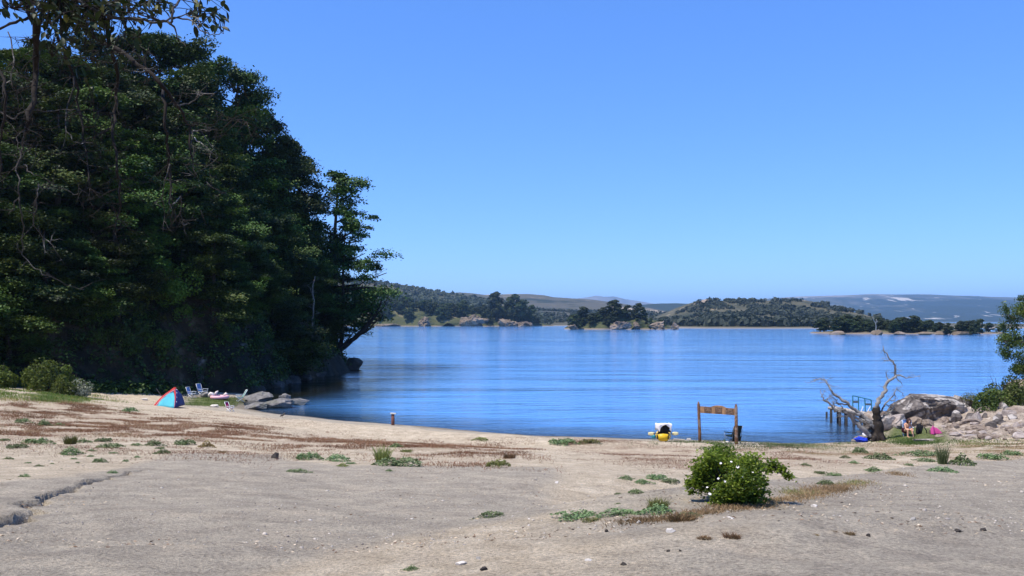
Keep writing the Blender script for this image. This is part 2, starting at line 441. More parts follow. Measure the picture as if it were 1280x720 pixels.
m, nt, b = newmat('sand_ground'); M['ground'] = m
p = pos(nt)
big = noise_nd(nt, .35, 5, .6, p, .6); mid = noise_nd(nt, 1.7, 6, .65, p, .5); fine = noise_nd(nt, 26, 6, .7, p); grain = noise_nd(nt, 95, 3, .7, p)
cream = ramp(nt, mid.outputs[0], [(.3, (.40, .325, .225)), (.5, (.52, .43, .305)), (.68, (.66, .56, .41))])
grey = ramp(nt, mid.outputs[0], [(.3, (.30, .258, .20)), (.52, (.40, .348, .268)), (.7, (.51, .44, .33))])
tk = mth(nt, 'ADD', attr(nt, 'track'), mth(nt, 'MULTIPLY', mth(nt, 'SUBTRACT', big.outputs[0], .5), 1.6))
tk = ramp(nt, tk, [(.3, (0, 0, 0)), (.7, (1, 1, 1))])
c = mixc(nt, tk, cream, grey)
streak = noise_nd(nt, 1.0, 6, .7, None, .8); mp_ = nt.nodes.new('ShaderNodeMapping'); mp_.inputs['Scale'].default_value = (.9, 1.5, 1); mp_.inputs['Rotation'].default_value = (0, 0, R(18)); nt.links.new(p, mp_.inputs[0]); nt.links.new(mp_.outputs[0], streak.inputs['Vector'])
c = mixc(nt, ramp(nt, streak.outputs[0], [(.52, (0, 0, 0)), (.66, (.55, .55, .55))]), c, (.52, .435, .32))
c = mixc(nt, ramp(nt, streak.outputs[0], [(.30, (.5, .5, .5)), (.42, (0, 0, 0))]), c, (.24, .205, .17))
c = mixc(nt, attr(nt, 'scree'), c, ramp(nt, noise_nd(nt, 2.2, 7, .75, p).outputs[0], [(.36, (.08, .065, .05)), (.44, (.30, .245, .19)), (.55, (.42, .345, .27)), (.66, (.60, .53, .44))]))
rd = mth(nt, 'MULTIPLY', attr(nt, 'red'), ramp(nt, noise_nd(nt, .9, 6, .7, p, .8).outputs[0], [(.43, (.1, .1, .1)), (.6, (1, 1, 1))]))
c = mixc(nt, mth(nt, 'MULTIPLY', rd, .5), c, (.31, .215, .145))
c = mixc(nt, mth(nt, 'MULTIPLY', attr(nt, 'green'), .85), c, (.085, .12, .025))
sp = ramp(nt, grain.outputs[0], [(.3, (.25, .235, .22)), (.43, (1, 1, 1)), (.58, (1, 1, 1)), (.7, (2.0, 1.9, 1.75))])
c = mixc(nt, .8, c, sp, 'MULTIPLY')
sp2 = ramp(nt, fine.outputs[0], [(.32, (.45, .43, .405)), (.5, (1, 1, 1)), (.68, (1.45, 1.39, 1.3))])
c = mixc(nt, .9, c, sp2, 'MULTIPLY')
c = mixc(nt, mth(nt, 'MULTIPLY', attr(nt, 'wet'), .6), c, (.10, .085, .065))
nt.links.new(c, b.inputs['Base Color']); b.inputs['Roughness'].default_value = .95; b.inputs['Specular IOR Level'].default_value = .1
bump(nt, b, mth(nt, 'ADD', mth(nt, 'MULTIPLY', fine.outputs[0], 1.0), mth(nt, 'MULTIPLY', grain.outputs[0], .4)), 1.0, .05)
build_ground()

# ------------------------------------------------------------------ lake
m, nt, b = newmat('lake_water'); M['water'] = m
p = pos(nt)
def mapped(sx, sy, rz=0.0):
    mp = nt.nodes.new('ShaderNodeMapping'); mp.inputs['Scale'].default_value = (sx, sy, 1); mp.inputs['Rotation'].default_value = (0, 0, rz)
    nt.links.new(p, mp.inputs[0]); return mp.outputs[0]
w1 = noise_nd(nt, 1.0, 3, .55, mapped(.22, .95, R(3)), .5)
w2 = noise_nd(nt, 1.0, 4, .6, mapped(2.0, 3.4, R(-6)), .4)
w3 = noise_nd(nt, 1.0, 2, .5, mapped(.05, .16, R(3)), .2)
gust = noise_nd(nt, 1.0, 4, .55, mapped(.0035, .026, R(1.5)), .6)
gf = ramp(nt, gust.outputs[0], [(.36, (.35, .35, .35)), (.5, (.55, .55, .55)), (.64, (1.1, 1.1, 1.1))])
h = mth(nt, 'ADD', mth(nt, 'ADD', mth(nt, 'MULTIPLY', w1.outputs[0], .21), mth(nt, 'MULTIPLY', w2.outputs[0], .055)), mth(nt, 'MULTIPLY', w3.outputs[0], .55))
h = mth(nt, 'MULTIPLY', h, gf)
bump(nt, b, h, 1.0, 1.0)
sh = attr(nt, 'shallow_and_reflection')
nt.links.new(mixc(nt, sh, (.095, .30, .68), (.012, .013, .008)), b.inputs['Base Color'])  # near-black for the shallows, and for the headland's dark reflection painted into the colour
b.inputs['Roughness'].default_value = .05; b.inputs['IOR'].default_value = 1.6; b.inputs['Specular IOR Level'].default_value = .5
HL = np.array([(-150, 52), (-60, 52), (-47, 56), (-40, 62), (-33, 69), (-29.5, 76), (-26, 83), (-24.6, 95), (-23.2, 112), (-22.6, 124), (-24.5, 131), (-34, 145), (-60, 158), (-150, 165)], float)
def build_lake():
    xl = lines([(-20000, -400, 1960), (-400, -60, 60), (-60, 60, 1.5), (60, 400, 60), (400, 20000, 1960)])
    yl = lines([(-300, 40, 60), (40, 80, 1.0), (80, 160, 2), (160, 1000, 120), (1000, 17800, 1200)])
    X, Y = np.meshgrid(xl, yl); x = X.ravel(); y = Y.ravel()
    d = sdist(x, y, SH); nx = len(xl)
    i = np.arange((nx-1)*(len(yl)-1)); a = (i//(nx-1))*nx + i % (nx-1)
    me = nmesh('lake', np.stack([x, y, np.zeros_like(x)], 1), np.stack([a, a+1, a+nx+1, a+nx], 1), True, {'shallow_and_reflection': np.maximum(.9*smooth01(1+d/9), smooth01(1.45-np.abs(sdist(x, y, HL))/15))})  # the HL term paints the headland's dark reflection onto the water around it
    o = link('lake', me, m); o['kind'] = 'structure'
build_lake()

# ------------------------------------------------------------------ wooded headland
def hill_h(x, y):
    x = np.asarray(x, float); y = np.asarray(y, float)
    d = sdist(x, y, HL) + 1.2*fbm(x*.12, y*.12, 3)
    dd = np.maximum(d, 0)
    top = np.clip(27 - .10*np.maximum(y-112, 0)*6*smooth01((x+45)/25), 9, 27)
    z = top*(1-np.exp(-dd/11.0)) + 1.2*fbm(x*.2, y*.2, 4)*smooth01(dd/3) + (.9*np.abs(fbm(x*.7, y*.7, 4)) + .35*fbm(x*2.1, y*2.1, 3))*smooth01(dd/2)*np.exp(-dd/14)
    return np.where(d > -3, z + np.where(d < 0, d*.9, 0) + .15, -3.0)
m, nt, b = newmat('forest_floor'); M['floor'] = m
p = pos(nt); n1 = noise_nd(nt, .25, 7, .65, p, .5); n2 = noise_nd(nt, 2.2, 6, .7, p)
c = ramp(nt, n1.outputs[0], [(.38, (.008, .009, .004)), (.47, (.026, .021, .011)), (.56, (.075, .053, .03)), (.66, (.19, .15, .10))])
c = mixc(nt, mth(nt, 'MULTIPLY', n2.outputs[0], .7), c, (.02, .018, .012)); nt.links.new(c, b.inputs['Base Color'])
bump(nt, b, mth(nt, 'ADD', n1.outputs[0], n2.outputs[0]), .9, .5)
def build_headland():
    xs = np.concatenate([np.arange(-140, -50, 1.5), np.arange(-50, -19.9, .4)]); ys = np.concatenate([np.arange(46, 130, .5), np.arange(130, 166, 1.5)]); X, Y = np.meshgrid(xs, ys); x = X.ravel(); y = Y.ravel()
    nx = len(xs); z = hill_h(x, y)
    i = np.arange((nx-1)*(len(ys)-1)); a = (i//(nx-1))*nx + i % (nx-1); q = np.stack([a, a+1, a+nx+1, a+nx], 1)
    q = q[(z[q] > -2.9).any(1)]
    o = link('headland_hill', nmesh('headland_hill', np.stack([x, y, z], 1), q, True), M['floor']); o['kind'] = 'structure'
build_headland()
def HZ(x, y): return max(float(hill_h(np.array([x]), np.array([y]))[0]), G(x, y))

# ------------------------------------------------------------------ trees
def beech_meshes(seed, h=14.0, spread=4.6, npads=62, leaves=150, lsize=.36, base=.22, lean=0.0, openness=0.0, padr=1.35, onesided=0.0):
    """southern beech: flat sprays of foliage on near-horizontal limbs. returns trunk mesh, crown mesh"""
    rnd = random.Random(seed); rg = np.random.default_rng(seed)
    tr = MB()
    n = 7; tp = []; ox = oy = 0
    for i in range(n+1):
        t = i/n; ox += rnd.uniform(-.25, .25) + lean*h/n*.6; oy += rnd.uniform(-.25, .25)
        tp.append(Vector((ox*(t > 0), oy*(t > 0), h*.96*t)))
    tr.tube(tp, [.30*(h/14)*(1-.88*i/n)+.02 for i in range(n+1)], 7)
    C = []; N = []; T = []; S = []
    def pad(c, r, k, tint):
        a = rg.uniform(0, 2*math.pi, k); rr = np.sqrt(rg.uniform(0, 1, k))*r
        el = rnd.uniform(.65, 1.0); th = rnd.uniform(0, 3.14)
        px = rr*np.cos(a); py = rr*np.sin(a)*el
        lob = 1 + .35*np.sin(3*a+rnd.uniform(0, 6)) + .2*np.sin(7*a+rnd.uniform(0, 6))
        px *= lob; py *= lob
        X = px*math.cos(th)-py*math.sin(th); Y = px*math.sin(th)+py*math.cos(th)
        Z = rg.normal(0, .15*r, k) - .20*r*(rr/r)**2
        C.append(np.stack([X, Y, Z], 1)+np.array(c)); N.append(np.stack([rg.normal(0, .55, k)+rnd.gauss(0, .28), rg.normal(0, .55, k)+rnd.gauss(0, .28), np.ones(k)], 1))
        T.append(np.clip(tint + rg.normal(0, .13, k), 0, 1)); S.append(np.full(k, lsize))
    nl = max(8, int(npads/3.6)); made = 0
    for j in range(nl):
        f = base + (1-base)*((j+.5)/nl)**.9
        f = min(.99, f + rnd.uniform(-.03, .03))
        az = j*2.399 + rnd.uniform(-.9, .9)
        if onesided and rnd.random() < onesided: az = rnd.uniform(-1.1, 1.1)
        k = min(n-1, int(f*n*.98)); t = f*n*.98-k; p0 = tp[k].lerp(tp[min(n, k+1)], t)
        prof = (1-f)**.55*1.15 if f > .45 else .62+.55*f
        L = spread*max(.12, prof)*rnd.uniform(.7, 1.2)
        up = rnd.uniform(.02, .35) + .5*(f > .85)
        p1 = p0 + Vector((math.cos(az)*L, math.sin(az)*L, L*up))
        br = wiggle(p0, p1, 4, .18, rnd)
        tr.tube(br, [.10*(h/14)*(1-.8*i/4)*(.5+.5*L/spread)+.008 for i in range(5)], 5)
        np_ = max(2, round(npads/nl*(.6+.6*L/spread)))
        for q in range(np_):
            t = rnd.uniform(.35, 1.08); c = br[0].lerp(br[-1], t) + Vector((rnd.uniform(-1, 1), rnd.uniform(-1, 1), rnd.uniform(-1.1, 1.1)))*(L/spread+.25)
            if rnd.random() < openness: continue
            fr_ = rnd.uniform(.4, 1.45); pad(c, padr*fr_*(.55+.45*min(1, L/spread+.3)), int(leaves*min(1.7, .15+.85*fr_**1.6)), rnd.uniform(.1, .9))
            if rnd.random() < .4: tr.tube(wiggle(br[2], c, 2, .15, rnd), [.035, .025, .01], 4)
    for q in range(3): pad(tp[-1]+Vector((rnd.uniform(-.5, .5), rnd.uniform(-.5, .5), rnd.uniform(-.4, .3))), padr*.6, int(leaves*.6), rnd.uniform(.4, .9))
    C = np.concatenate(C); N = np.concatenate(N); T = np.concatenate(T); S = np.concatenate(S)
    V, Fq = quads(C, N, S, .62, rg)
    return nmesh('trunk', tr.V, tr.F, True), nmesh('crown', V, Fq, False, {'tint': np.repeat(T, 4)})

def bush_mesh(seed, r=1.0, n=900, ls=.13, squash=.8, lobes=9, up=.3):
    rg = np.random.default_rng(seed); C = []; N = []; T = []
    for k in range(lobes):
        a = rg.uniform(0, 6.28); q = r*.62*math.sqrt(rg.uniform(0, 1)); lr = r*rg.uniform(.28, .52)
        cz = r*squash*rg.uniform(.25, .95)*(1-.5*q/r)
        c = np.array([q*math.cos(a), q*math.sin(a), cz]); m_ = n//lobes
        d = rg.normal(size=(m_, 3)); d /= np.linalg.norm(d, axis=1, keepdims=True)
        rad = lr*(.55+.5*rg.uniform(0, 1, (m_, 1))**.5)
        C.append(c+d*rad); N.append(d*.6+rg.normal(0, .5, (m_, 3))+np.array([0, 0, up])); T.append(np.clip(rg.uniform(.2, .8)+rg.normal(0, .16, m_), 0, 1))
    C = np.concatenate(C); C[:, 2] = np.maximum(C[:, 2], .02*r); N = np.concatenate(N); T = np.concatenate(T)
    V, Fq = quads(C, N, np.full(len(C), ls), .6, rg)
    return nmesh('foliage', V, Fq, False, {'tint': np.repeat(T, 4)})
def stems_mesh(seed, r=1.0, squash=.8, n=9, rad=.03):
    rnd = random.Random(seed); t = MB()
    for k in range(n):
        a = rnd.uniform(0, 6.28); q = r*rnd.uniform(.2, .75)
        t.tube(wiggle((rnd.uniform(-.1, .1)*r, rnd.uniform(-.1, .1)*r, -.05), (q*math.cos(a), q*math.sin(a), r*squash*rnd.uniform(.5, 1)), 4, .2, rnd), [rad, rad*.8, rad*.6, rad*.45, rad*.25], 5)
    return nmesh('stems', t.V, t.F, True)

BEECH = [beech_meshes(100+i, npads=88, leaves=330, spread=4.9, base=.04+.03*(i % 3), padr=1.5, lsize=.27) for i in range(6)]
BEECH_OPEN = beech_meshes(131, h=16, npads=76, leaves=330, spread=5.6, base=.16, openness=.3, padr=1.3, lsize=.24, lean=.05, onesided=.45)
BEECH_OPEN2 = beech_meshes(135, h=12, npads=44, leaves=280, spread=4.8, base=.25, openness=.28, padr=1.2, lsize=.24, lean=.1, onesided=.5)
def tree_at(kind, x, y, ztop, label, group, name='beech_tree', rz=None, wid=1.0, h0=14.0, zb=None):
    zb = HZ(x, y)-.3 if zb is None else zb
    s = max(.35, (ztop-zb)/h0)
    t = empty(name, (x, y, zb), random.uniform(0, 6.28) if rz is None else rz); t.scale = (s*wid*min(1.25, 1/s**.35), s*wid*min(1.25, 1/s**.35), s)
    tag(t, label, 'tree', group)
    link('trunk', kind[0], M['bark_dark'], t); link('crown', kind[1], M['beech'], t)
    return t
GH = 'beech trees covering the headland'
crest = [(20, 62, 84, 'tall beech on the headland crest behind the bare twigs at the left edge'), (62, 52, 88, 'dark beech on the crest behind the thick hanging limb'), (112, 45, 92, 'broad beech on the headland crest behind the leafy overhanging branches'),
         (158, 38, 96, 'round topped beech at the highest point of the headland'), (200, 40, 98, 'beech on the crest just left of the open sky, level with the leaf tuft'), (236, 52, 100, 'beech at the right end of the level headland crest'),
         (262, 72, 104, 'beech beside the sky below the overhanging leaf tuft'), (292, 84, 108, 'flat topped beech standing out against the sky on the upper skyline'), (312, 110, 110, 'beech on the descending skyline, below the flat topped one'),
         (332, 138, 112, 'beech half way down the descending skyline'), (358, 166, 114, 'beech on the lower skyline above the leaning open tree'), (376, 194, 117, 'narrow beech on the skyline next to the open tree at the tip')]
for i, (u, r, y, lab) in enumerate(crest):
    tree_at(BEECH[i % 6], (u-CX)/F*y, y, H-(r-HR)/F*y, lab, GH, wid=.95)
tree_at(BEECH_OPEN, (420-CX)/F*121, 121, H-(209-HR)/F*121, 'open layered beech with gaps of sky at the tip of the headland', GH, rz=-.15, h0=16, wid=1.12)
tree_at(BEECH_OPEN2, (424-CX)/F*118, 118, H-(262-HR)/F*118, 'beech with drooping sprays over the water below the open tree', GH, rz=-.4, h0=12, wid=.85)
tree_at(BEECH_OPEN2, (416-CX)/F*123, 123, H-(312-HR)/F*123, 'low beech leaning out over the lake above the fallen dead trunk', GH, rz=.3, h0=12, wid=.9)
# the slope below the crest
pts = []
rs = random.Random(5)
tries = 0
while len(pts) < 125 and tries < 20000:
    tries += 1
    x = rs.uniform(-62, -23.2); y = rs.uniform(58, 124)
    d = float(sdist(np.array([x]), np.array([y]), HL)[0])
    if d < .9 or d > 24: continue
    u = CX+F*x/y
    if u < -60 or u > 412: continue
    if 150 < u < 268 and d < 5.0 and y < 86: continue          # the rock outcrop stays bare
    if any((x-a)**2+(y-b_)**2 < 3.0**2 for a, b_, _ in pts): continue
    pts.append((x, y, d))
def slope_label(u, row, d):
    band = 'low on' if d < 4 else ('midway up' if d < 11 else 'high on')
    over = ('left edge of the headland' if u < 40 else 'slope above the green bush' if u < 110 else 'slope above the blue and red tent' if u < 215 else 'slope above the two blue chairs' if u < 275 else
            'shaded slope above the green chair' if u < 330 else 'shaded slope above the flat rocks' if u < 390 else 'shaded slope near the headland tip')
    return f'dark green beech {band} the {over}'
for i, (x, y, d) in enumerate(sorted(pts, key=lambda q: q[1])):
    zb = HZ(x, y); h = rs.uniform(8, 13) if d > 4 else rs.uniform(6, 10)
    u = CX+F*x/y; sky = np.interp(u, [-100, 0, 60, 150, 200, 235, 265, 300, 330, 360, 385, 400, 432], [60, 52, 46, 44, 50, 70, 100, 130, 165, 205, 245, 270, 330])
    row = HR-(zb+h-H)*F/y
    if row < sky+12: h = max(3.5, (HR-sky-12)*y/F+H-zb)
    pale = u < 270 and i % 5 == 0
    t = tree_at(BEECH[(i*5+2) % 6], x, y, zb+h, slope_label(u, HR-(zb+h*.5-H)*F/y, d).replace('dark green', 'lighter olive green' if pale else 'dark green'), GH, wid=1.12)
    if pale:
        cr = [c_ for c_ in t.children if c_.name.startswith('crown')][0]; cr.material_slots[0].link = 'OBJECT'; cr.material_slots[0].material = M['beech_pale']

def undergrowth():
    rg = np.random.default_rng(17); C = []; N = []; T = []; k = 0
    while k < 4600:
        x = rg.uniform(-75, -23); y = rg.uniform(56, 128); u = CX+F*x/y
        if u < -90 or u > 450: continue
        d = float(sdist(np.array([x]), np.array([y]), HL)[0])
        if d < -1.8 or d > 17 or HZ(x, y) < .4 or (205 < u < 245 and d < 4 and y < 83 and rg.uniform() < .5): continue
        s_ = rg.uniform(.4, 1.3); m_ = 28; q = rg.normal(size=(m_, 3)); q /= np.linalg.norm(q, axis=1, keepdims=True); q[:, 2] = np.abs(q[:, 2])
        C.append(np.array([x, y, HZ(x, y)])+q*s_*rg.uniform(.5, 1.1, (m_, 1))); N.append(q+rg.normal(0, .5, (m_, 3))+np.array([0, 0, .4])); T.append(np.clip(rg.uniform(.1, .9)+rg.normal(0, .12, m_), 0, 1)); k += 1
    V, Fq = quads(np.concatenate(C), np.concatenate(N), np.full(len(C)*28, .27), .6, rg)
    o = link('undergrowth', nmesh('undergrowth', V, Fq, False, {'tint': np.repeat(np.concatenate(T), 4)}), M['beech']); tag(o, 'dark leafy undergrowth covering the slope of the headland', 'undergrowth', None, 'stuff')
undergrowth()
# shrubs along the foot of the headland
def shrub(name, u, row, y, w, h, label, mat, seed, group=None, n=1500, ls=.16, zb=None, cat='shrub', stems=True, yof=None):
    x = (u-CX)/F*y; zb = max(G(x, y), HZ(x, y)) - .05 if zb is None else zb
    t = empty(name, (x, y, zb), seed*1.3); tag(t, label, cat, group)
    sq = h/w*1.6
    f = link('foliage', bush_mesh(seed, w/2, n, ls, sq), mat, t)
    if stems: link('stems', stems_mesh(seed, w/2, sq, 9, .02+w*.006), M['bark_dark'], t)
    return t
shrub('bush', 60, 470, 61.5, 3.8, 2.5, 'fresh green rounded bush at the foot of the dark headland', M['light_leaf'], 11, n=2600)
shrub('bush', 88, 462, 63.5, 2.6, 2.9, 'taller bright green bush tucked behind the silvery one', M['light_leaf'], 12, n=1800)
shrub('bush', 101, 480, 60.5, 1.9, 1.6, 'small silvery grey bush right of the fresh green bush', M['silver_leaf'], 13, n=1100, ls=.13)
shrub('bush', 78, 478, 60, 1.9, 1.5, 'low yellowish green bush in front of the fresh green bush', M['light_leaf'], 14, n=1100, ls=.13)
shrub('bush', 2, 455, 60, 2.4, 2.3, 'dull green bush at the left edge of the beach', M['light_leaf'], 15, n=2000)
shrub('shrub', 213, 350, 80, 6.0, 6.5, 'pale green shrubby tree above the rock outcrop on the slope', M['light_leaf'], 16, n=4500, ls=.22, cat='small tree')
shrub('shrub', 192, 425, 76.5, 3.0, 2.4, 'dry yellow green shrub on the bare patch left of the outcrop', M['light_leaf'], 17, n=1400, ls=.16)
shrub('shrub', 226, 410, 80.5, 2.6, 1.8, 'small yellowish shrub on top of the rock outcrop', M['light_leaf'], 18, n=1100, ls=.15)
rq = random.Random(29); nsh = 0
while nsh < 26:
    u = rq.uniform(110, 330); y = rq.uniform(69, 92); x = (u-CX)/F*y; d = float(sdist(np.array([x]), np.array([y]), HL)[0])
    if d < .3 or d > 6.5 or (222 < u < 248 and y < 83): continue
    w = rq.uniform(1.6, 3.4); shrub('shrub', u, 0, y, w, w*rq.uniform(.7, 1.1), 'dark green shrub low on the earthy slope behind the tent and chairs', M[rq.choice(['beech', 'beech', 'beech_pale'])], 900+nsh, 'shrubs on the headland slope', n=900, ls=.17); nsh += 1
# rocks of the headland
def rock(name, x, y, z, dims, mat, seed, label, group=None, rz=0., cat='rock', **kw):
    me = rockmesh(name, dims, seed, **kw); o = link(name, me, mat); o.location = (x, y, z); o.rotation_euler = (0, 0, rz)
    tag(o, label, cat, group); return o
def rock_px(name, u, row, w_px, h_px, mat, seed, label, group=None, z0=None, deep=.8, sink=.25, rz=0., cat='rock', **kw):
    """u,row = middle of its foot"""
    if z0 is None: p_ = P(u, row)
    else: a_, b_ = W0(u, row, z0); p_ = Vector((a_, b_, z0))
    s = p_.y/F; w = w_px*s; h = h_px*s; dz = h/(1-sink)
    return rock(name, p_.x, p_.y+w*deep*.35, p_.z+dz*.5-dz*sink, (w*1.12, w*deep, dz*1.12), mat, seed, label, group, rz, cat, **kw)
rock('rock_outcrop', (238-CX)/F*80, 80.5, 1.8, (3.6, 3.4, 4.6), M['crag'], 31, 'craggy grey rock outcrop behind the two blue chairs', cat='rock outcrop', rough=.6, cuts=8, sub=5, fine=.16)
rock('rock_outcrop', (216-CX)/F*80.5, 81.5, 3.9, (3.4, 3.0, 3.0), M['crag'], 32, 'upper left shoulder of grey rock above the crag', cat='rock outcrop', rough=.6, cuts=8, sub=5, fine=.16)
rock('rock_outcrop', (252-CX)/F*83, 83.5, 1.4, (4.0, 3.4, 3.6), M['shore_rock'], 33, 'dark shaded crag right of the grey outcrop', cat='rock outcrop', rough=.6, cuts=8, sub=5, fine=.16)
rq = random.Random(19)
for k in range(30):
    u = rq.uniform(196, 420); y = rq.uniform(74, 112)
    x = (u-CX)/F*y; d = float(sdist(np.array([x]), np.array([y]), HL)[0])
    if d < -.5 or d > 6: continue
    w = rq.uniform(.7, 2.0); rock('slope_rock', x, y, HZ(x, y)+w*.1, (w, w*.8, w*rq.uniform(.6, 1.1)), M['crag'], 800+k, 'weathered rock sticking out of the earth low on the headland slope', 'rocks on the headland slope', rq.uniform(0, 3), 'rock', sub=3, cuts=9, rough=.4)
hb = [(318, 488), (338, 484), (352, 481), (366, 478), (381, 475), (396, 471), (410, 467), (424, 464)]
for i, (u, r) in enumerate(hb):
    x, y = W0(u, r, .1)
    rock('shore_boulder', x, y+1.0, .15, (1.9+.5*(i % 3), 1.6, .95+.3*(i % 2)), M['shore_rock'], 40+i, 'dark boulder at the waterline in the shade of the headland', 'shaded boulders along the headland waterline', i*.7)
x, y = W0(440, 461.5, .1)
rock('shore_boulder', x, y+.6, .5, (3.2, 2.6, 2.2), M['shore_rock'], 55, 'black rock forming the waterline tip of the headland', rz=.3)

# leaning dead tree at the tip
def px(u, row, y): return Vector(((u-CX)/F*y, y, H-(row-HR)/F*y))
def branch_px(mb, pix, y, r0, r1, rnd, n=7, dy=0.0, sub=3, amp=.05):
    """limb through traced points at one real distance, wandering in depth"""
    pts = []; off = 0
    for i, (u, r) in enumerate(pix):
        off += rnd.uniform(-.5, .5)*dy; pts.append(px(u, r, y) + Vector((0, off, 0)))
    out = []
    for i in range(len(pts)-1):
        for k in range(sub):
            t = k/sub; q = pts[i].lerp(pts[i+1], t); L = (pts[i+1]-pts[i]).length
            if k: q = q + Vector((rnd.uniform(-1, 1), rnd.uniform(-1, 1), rnd.uniform(-1, 1)))*amp*L
            out.append(q)
    out.append(pts[-1]); m_ = len(out)-1
    rad = [(r0+(r1-r0)*(i/m_)**.8)*rnd.uniform(.85, 1.18) for i in range(m_+1)]
    mb.tube(out, rad, n)
    return out
def twigs(mb, out, rnd, k, L, r, drop=0.0, depth=1, fr=.3):
    for _ in range(k):
        i = rnd.randrange(int(len(out)*fr), len(out)); p0 = out[i]
        d = Vector((rnd.gauss(0, 1), rnd.gauss(0, .7), rnd.gauss(0, .8)-drop)).normalized()
        pts = wiggle(p0, p0+d*L*rnd.uniform(.4, 1.2), 4, .3, rnd)
        mb.tube(pts, [r, r*.8, r*.6, r*.45, r*.2], 4)
        if depth > 0: twigs(mb, pts, rnd, 2, L*.55, r*.6, drop, depth-1)
rnd = random.Random(21)
p_ = px(395, 462, 118)
lt = empty('dead_tree', (p_.x, p_.y, HZ(p_.x, p_.y))); lt_base = lt.location.copy()
tag(lt, 'dark bare trunk leaning out over the lake from the headland tip', 'dead tree')
def local(mb, o):
    mb.V = [(v[0]-o[0], v[1]-o[1], v[2]-o[2]) for v in mb.V]; return mb
t = MB(); a = branch_px(t, [(392, 466), (408, 450), (424, 437), (440, 425), (455, 413), (465, 400), (473, 386), (477, 374)], 118, .55, .10, rnd, 9, .6)
local(t, lt_base).build('trunk', M['bark_dark'], lt, True)
for pix, r0 in (([(437, 427), (448, 420), (460, 413), (467, 405), (476, 398)], .26), ([(455, 412), (461, 406), (470, 402), (478, 396)], .2), ([(466, 399), (472, 392), (480, 383), (484, 372)], .14), ([(420, 440), (432, 428), (440, 418), (447, 410)], .18)):
    t = MB(); a = branch_px(t, pix, 118, r0, .04, rnd, 6, .5); twigs(t, a, rnd, 7, 1.1, .05, -.1)
    local(t, lt_base).build('branch', M['bark_dark'], lt, True)
y_ = 123; xb = (467-CX)/F*118
rnd = random.Random(22)
bt = empty('bare_tree', (a[0].x, 119, 0)); bt.location = px(440, 420, 119)
tag(bt, 'thin leafless sapling rising behind the leaning dead trunk', 'dead tree')
t = MB(); a = branch_px(t, [(440, 424), (452, 412), (463, 396), (468, 378), (468.5, 358), (470, 338)], 119, .16, .03, rnd, 6, .3)
twigs(t, a, rnd, 26, 1.5, .035, -.5, 2, .45)
local(t, bt.location).build('trunk', M['bark_dark'], bt, True)
rnd = random.Random(23)
xb, yb = px(390, 436, 104).x, 104
bs = empty('dead_tree', (xb, yb, HZ(xb, yb)-.2)); tag(bs, 'pale grey bare trunk standing upright in the shaded headland wood', 'dead tree')
t = MB(); a = branch_px(t, [(389, 445), (390, 430), (389.5, 410), (391, 385), (390, 360), (393, 345)], 103, .2, .07, rnd, 7, .3)
twigs(t, a, rnd, 9, 1.6, .05, 0, 1, .3); local(t, bs.location).build('trunk', M['bark_grey'], bs, True)

# ------------------------------------------------------------------ far land
def hillmat(name, forest, scrub, bare, s1, s2, w=(.4, .5, .58, .66), shore=(.20, .175, .14), shore_h=1.2, scar=False):
    m, nt, b = newmat(name); p = pos(nt)
    mp = nt.nodes.new('ShaderNodeMapping'); mp.inputs['Scale'].default_value = (1, .45, 2.0); nt.links.new(p, mp.inputs[0])
    n1 = noise_nd(nt, s1, 7, .62, mp.outputs[0], .8); n2 = noise_nd(nt, s2, 4, .6, mp.outputs[0])
    f = mth(nt, 'ADD', mth(nt, 'MULTIPLY', n1.outputs[0], .7), mth(nt, 'MULTIPLY', n2.outputs[0], .3))
    if scar:
        hh = nt.nodes.new('ShaderNodeSeparateXYZ'); nt.links.new(p, hh.inputs[0]); f = mth(nt, 'ADD', f, mth(nt, 'MULTIPLY', mth(nt, 'SUBTRACT', hh.outputs[2], 190), .0009))
    c = ramp(nt, f, [(w[0], forest), (w[1], scrub), (w[2], scrub), (w[3], bare)])
    if scar:
        m2 = nt.nodes.new('ShaderNodeMapping'); m2.inputs['Scale'].default_value = (.011, .0022, .002); nt.links.new(p, m2.inputs[0]); n3 = noise_nd(nt, 1.0, 5, .55, m2.outputs[0], .6)
        c = mixc(nt, ramp(nt, n3.outputs[0], [(.625, (0, 0, 0)), (.64, (.9, .9, .9))]), c, (.50, .46, .40))
    hz = nt.nodes.new('ShaderNodeSeparateXYZ'); nt.links.new(p, hz.inputs[0])
    c = mixc(nt, ramp(nt, mth(nt, 'DIVIDE', hz.outputs[2], shore_h), [(.5, (1, 1, 1)), (1, (0, 0, 0))]), c, shore)
    nt.links.new(c, b.inputs['Base Color']); bump(nt, b, f, .6, .4/s1*.1); b.inputs['Roughness'].default_value = .95
    return m
M['mountain'] = hillmat('far_mountain', (.10, .10, .09), (.22, .20, .17), (.34, .30, .25), .0012, .006)
M['plateau'] = hillmat('far_plateau', (.022, .038, .036), (.09, .095, .085), (.24, .215, .19), .0012, .008, (.45, .53, .57, .64), scar=True)
M['tanhill'] = hillmat('tan_hill', (.025, .034, .02), (.085, .078, .052), (.40, .32, .22), .003, .02, (.40, .47, .55, .63))
M['leftridge'] = hillmat('left_ridge', (.024, .032, .016), (.085, .078, .045), (.26, .215, .15), .005, .04, (.4, .5, .58, .7))
M['woodhill'] = hillmat('wooded_far_hill', (.015, .024, .012), (.022, .033, .018), (.05, .055, .035), .002, .014)
M['midhill'] = hillmat('scrub_hill', (.022, .03, .014), (.085, .078, .042), (.36, .29, .20), .016, .09, (.40, .50, .56, .66), (.22, .195, .16), .9)
M['isle'] = hillmat('island_scrub', (.02, .03, .012), (.07, .075, .03), (.27, .21, .135), .03, .15, (.42, .5, .58, .68), (.20, .16, .12), 1.1)
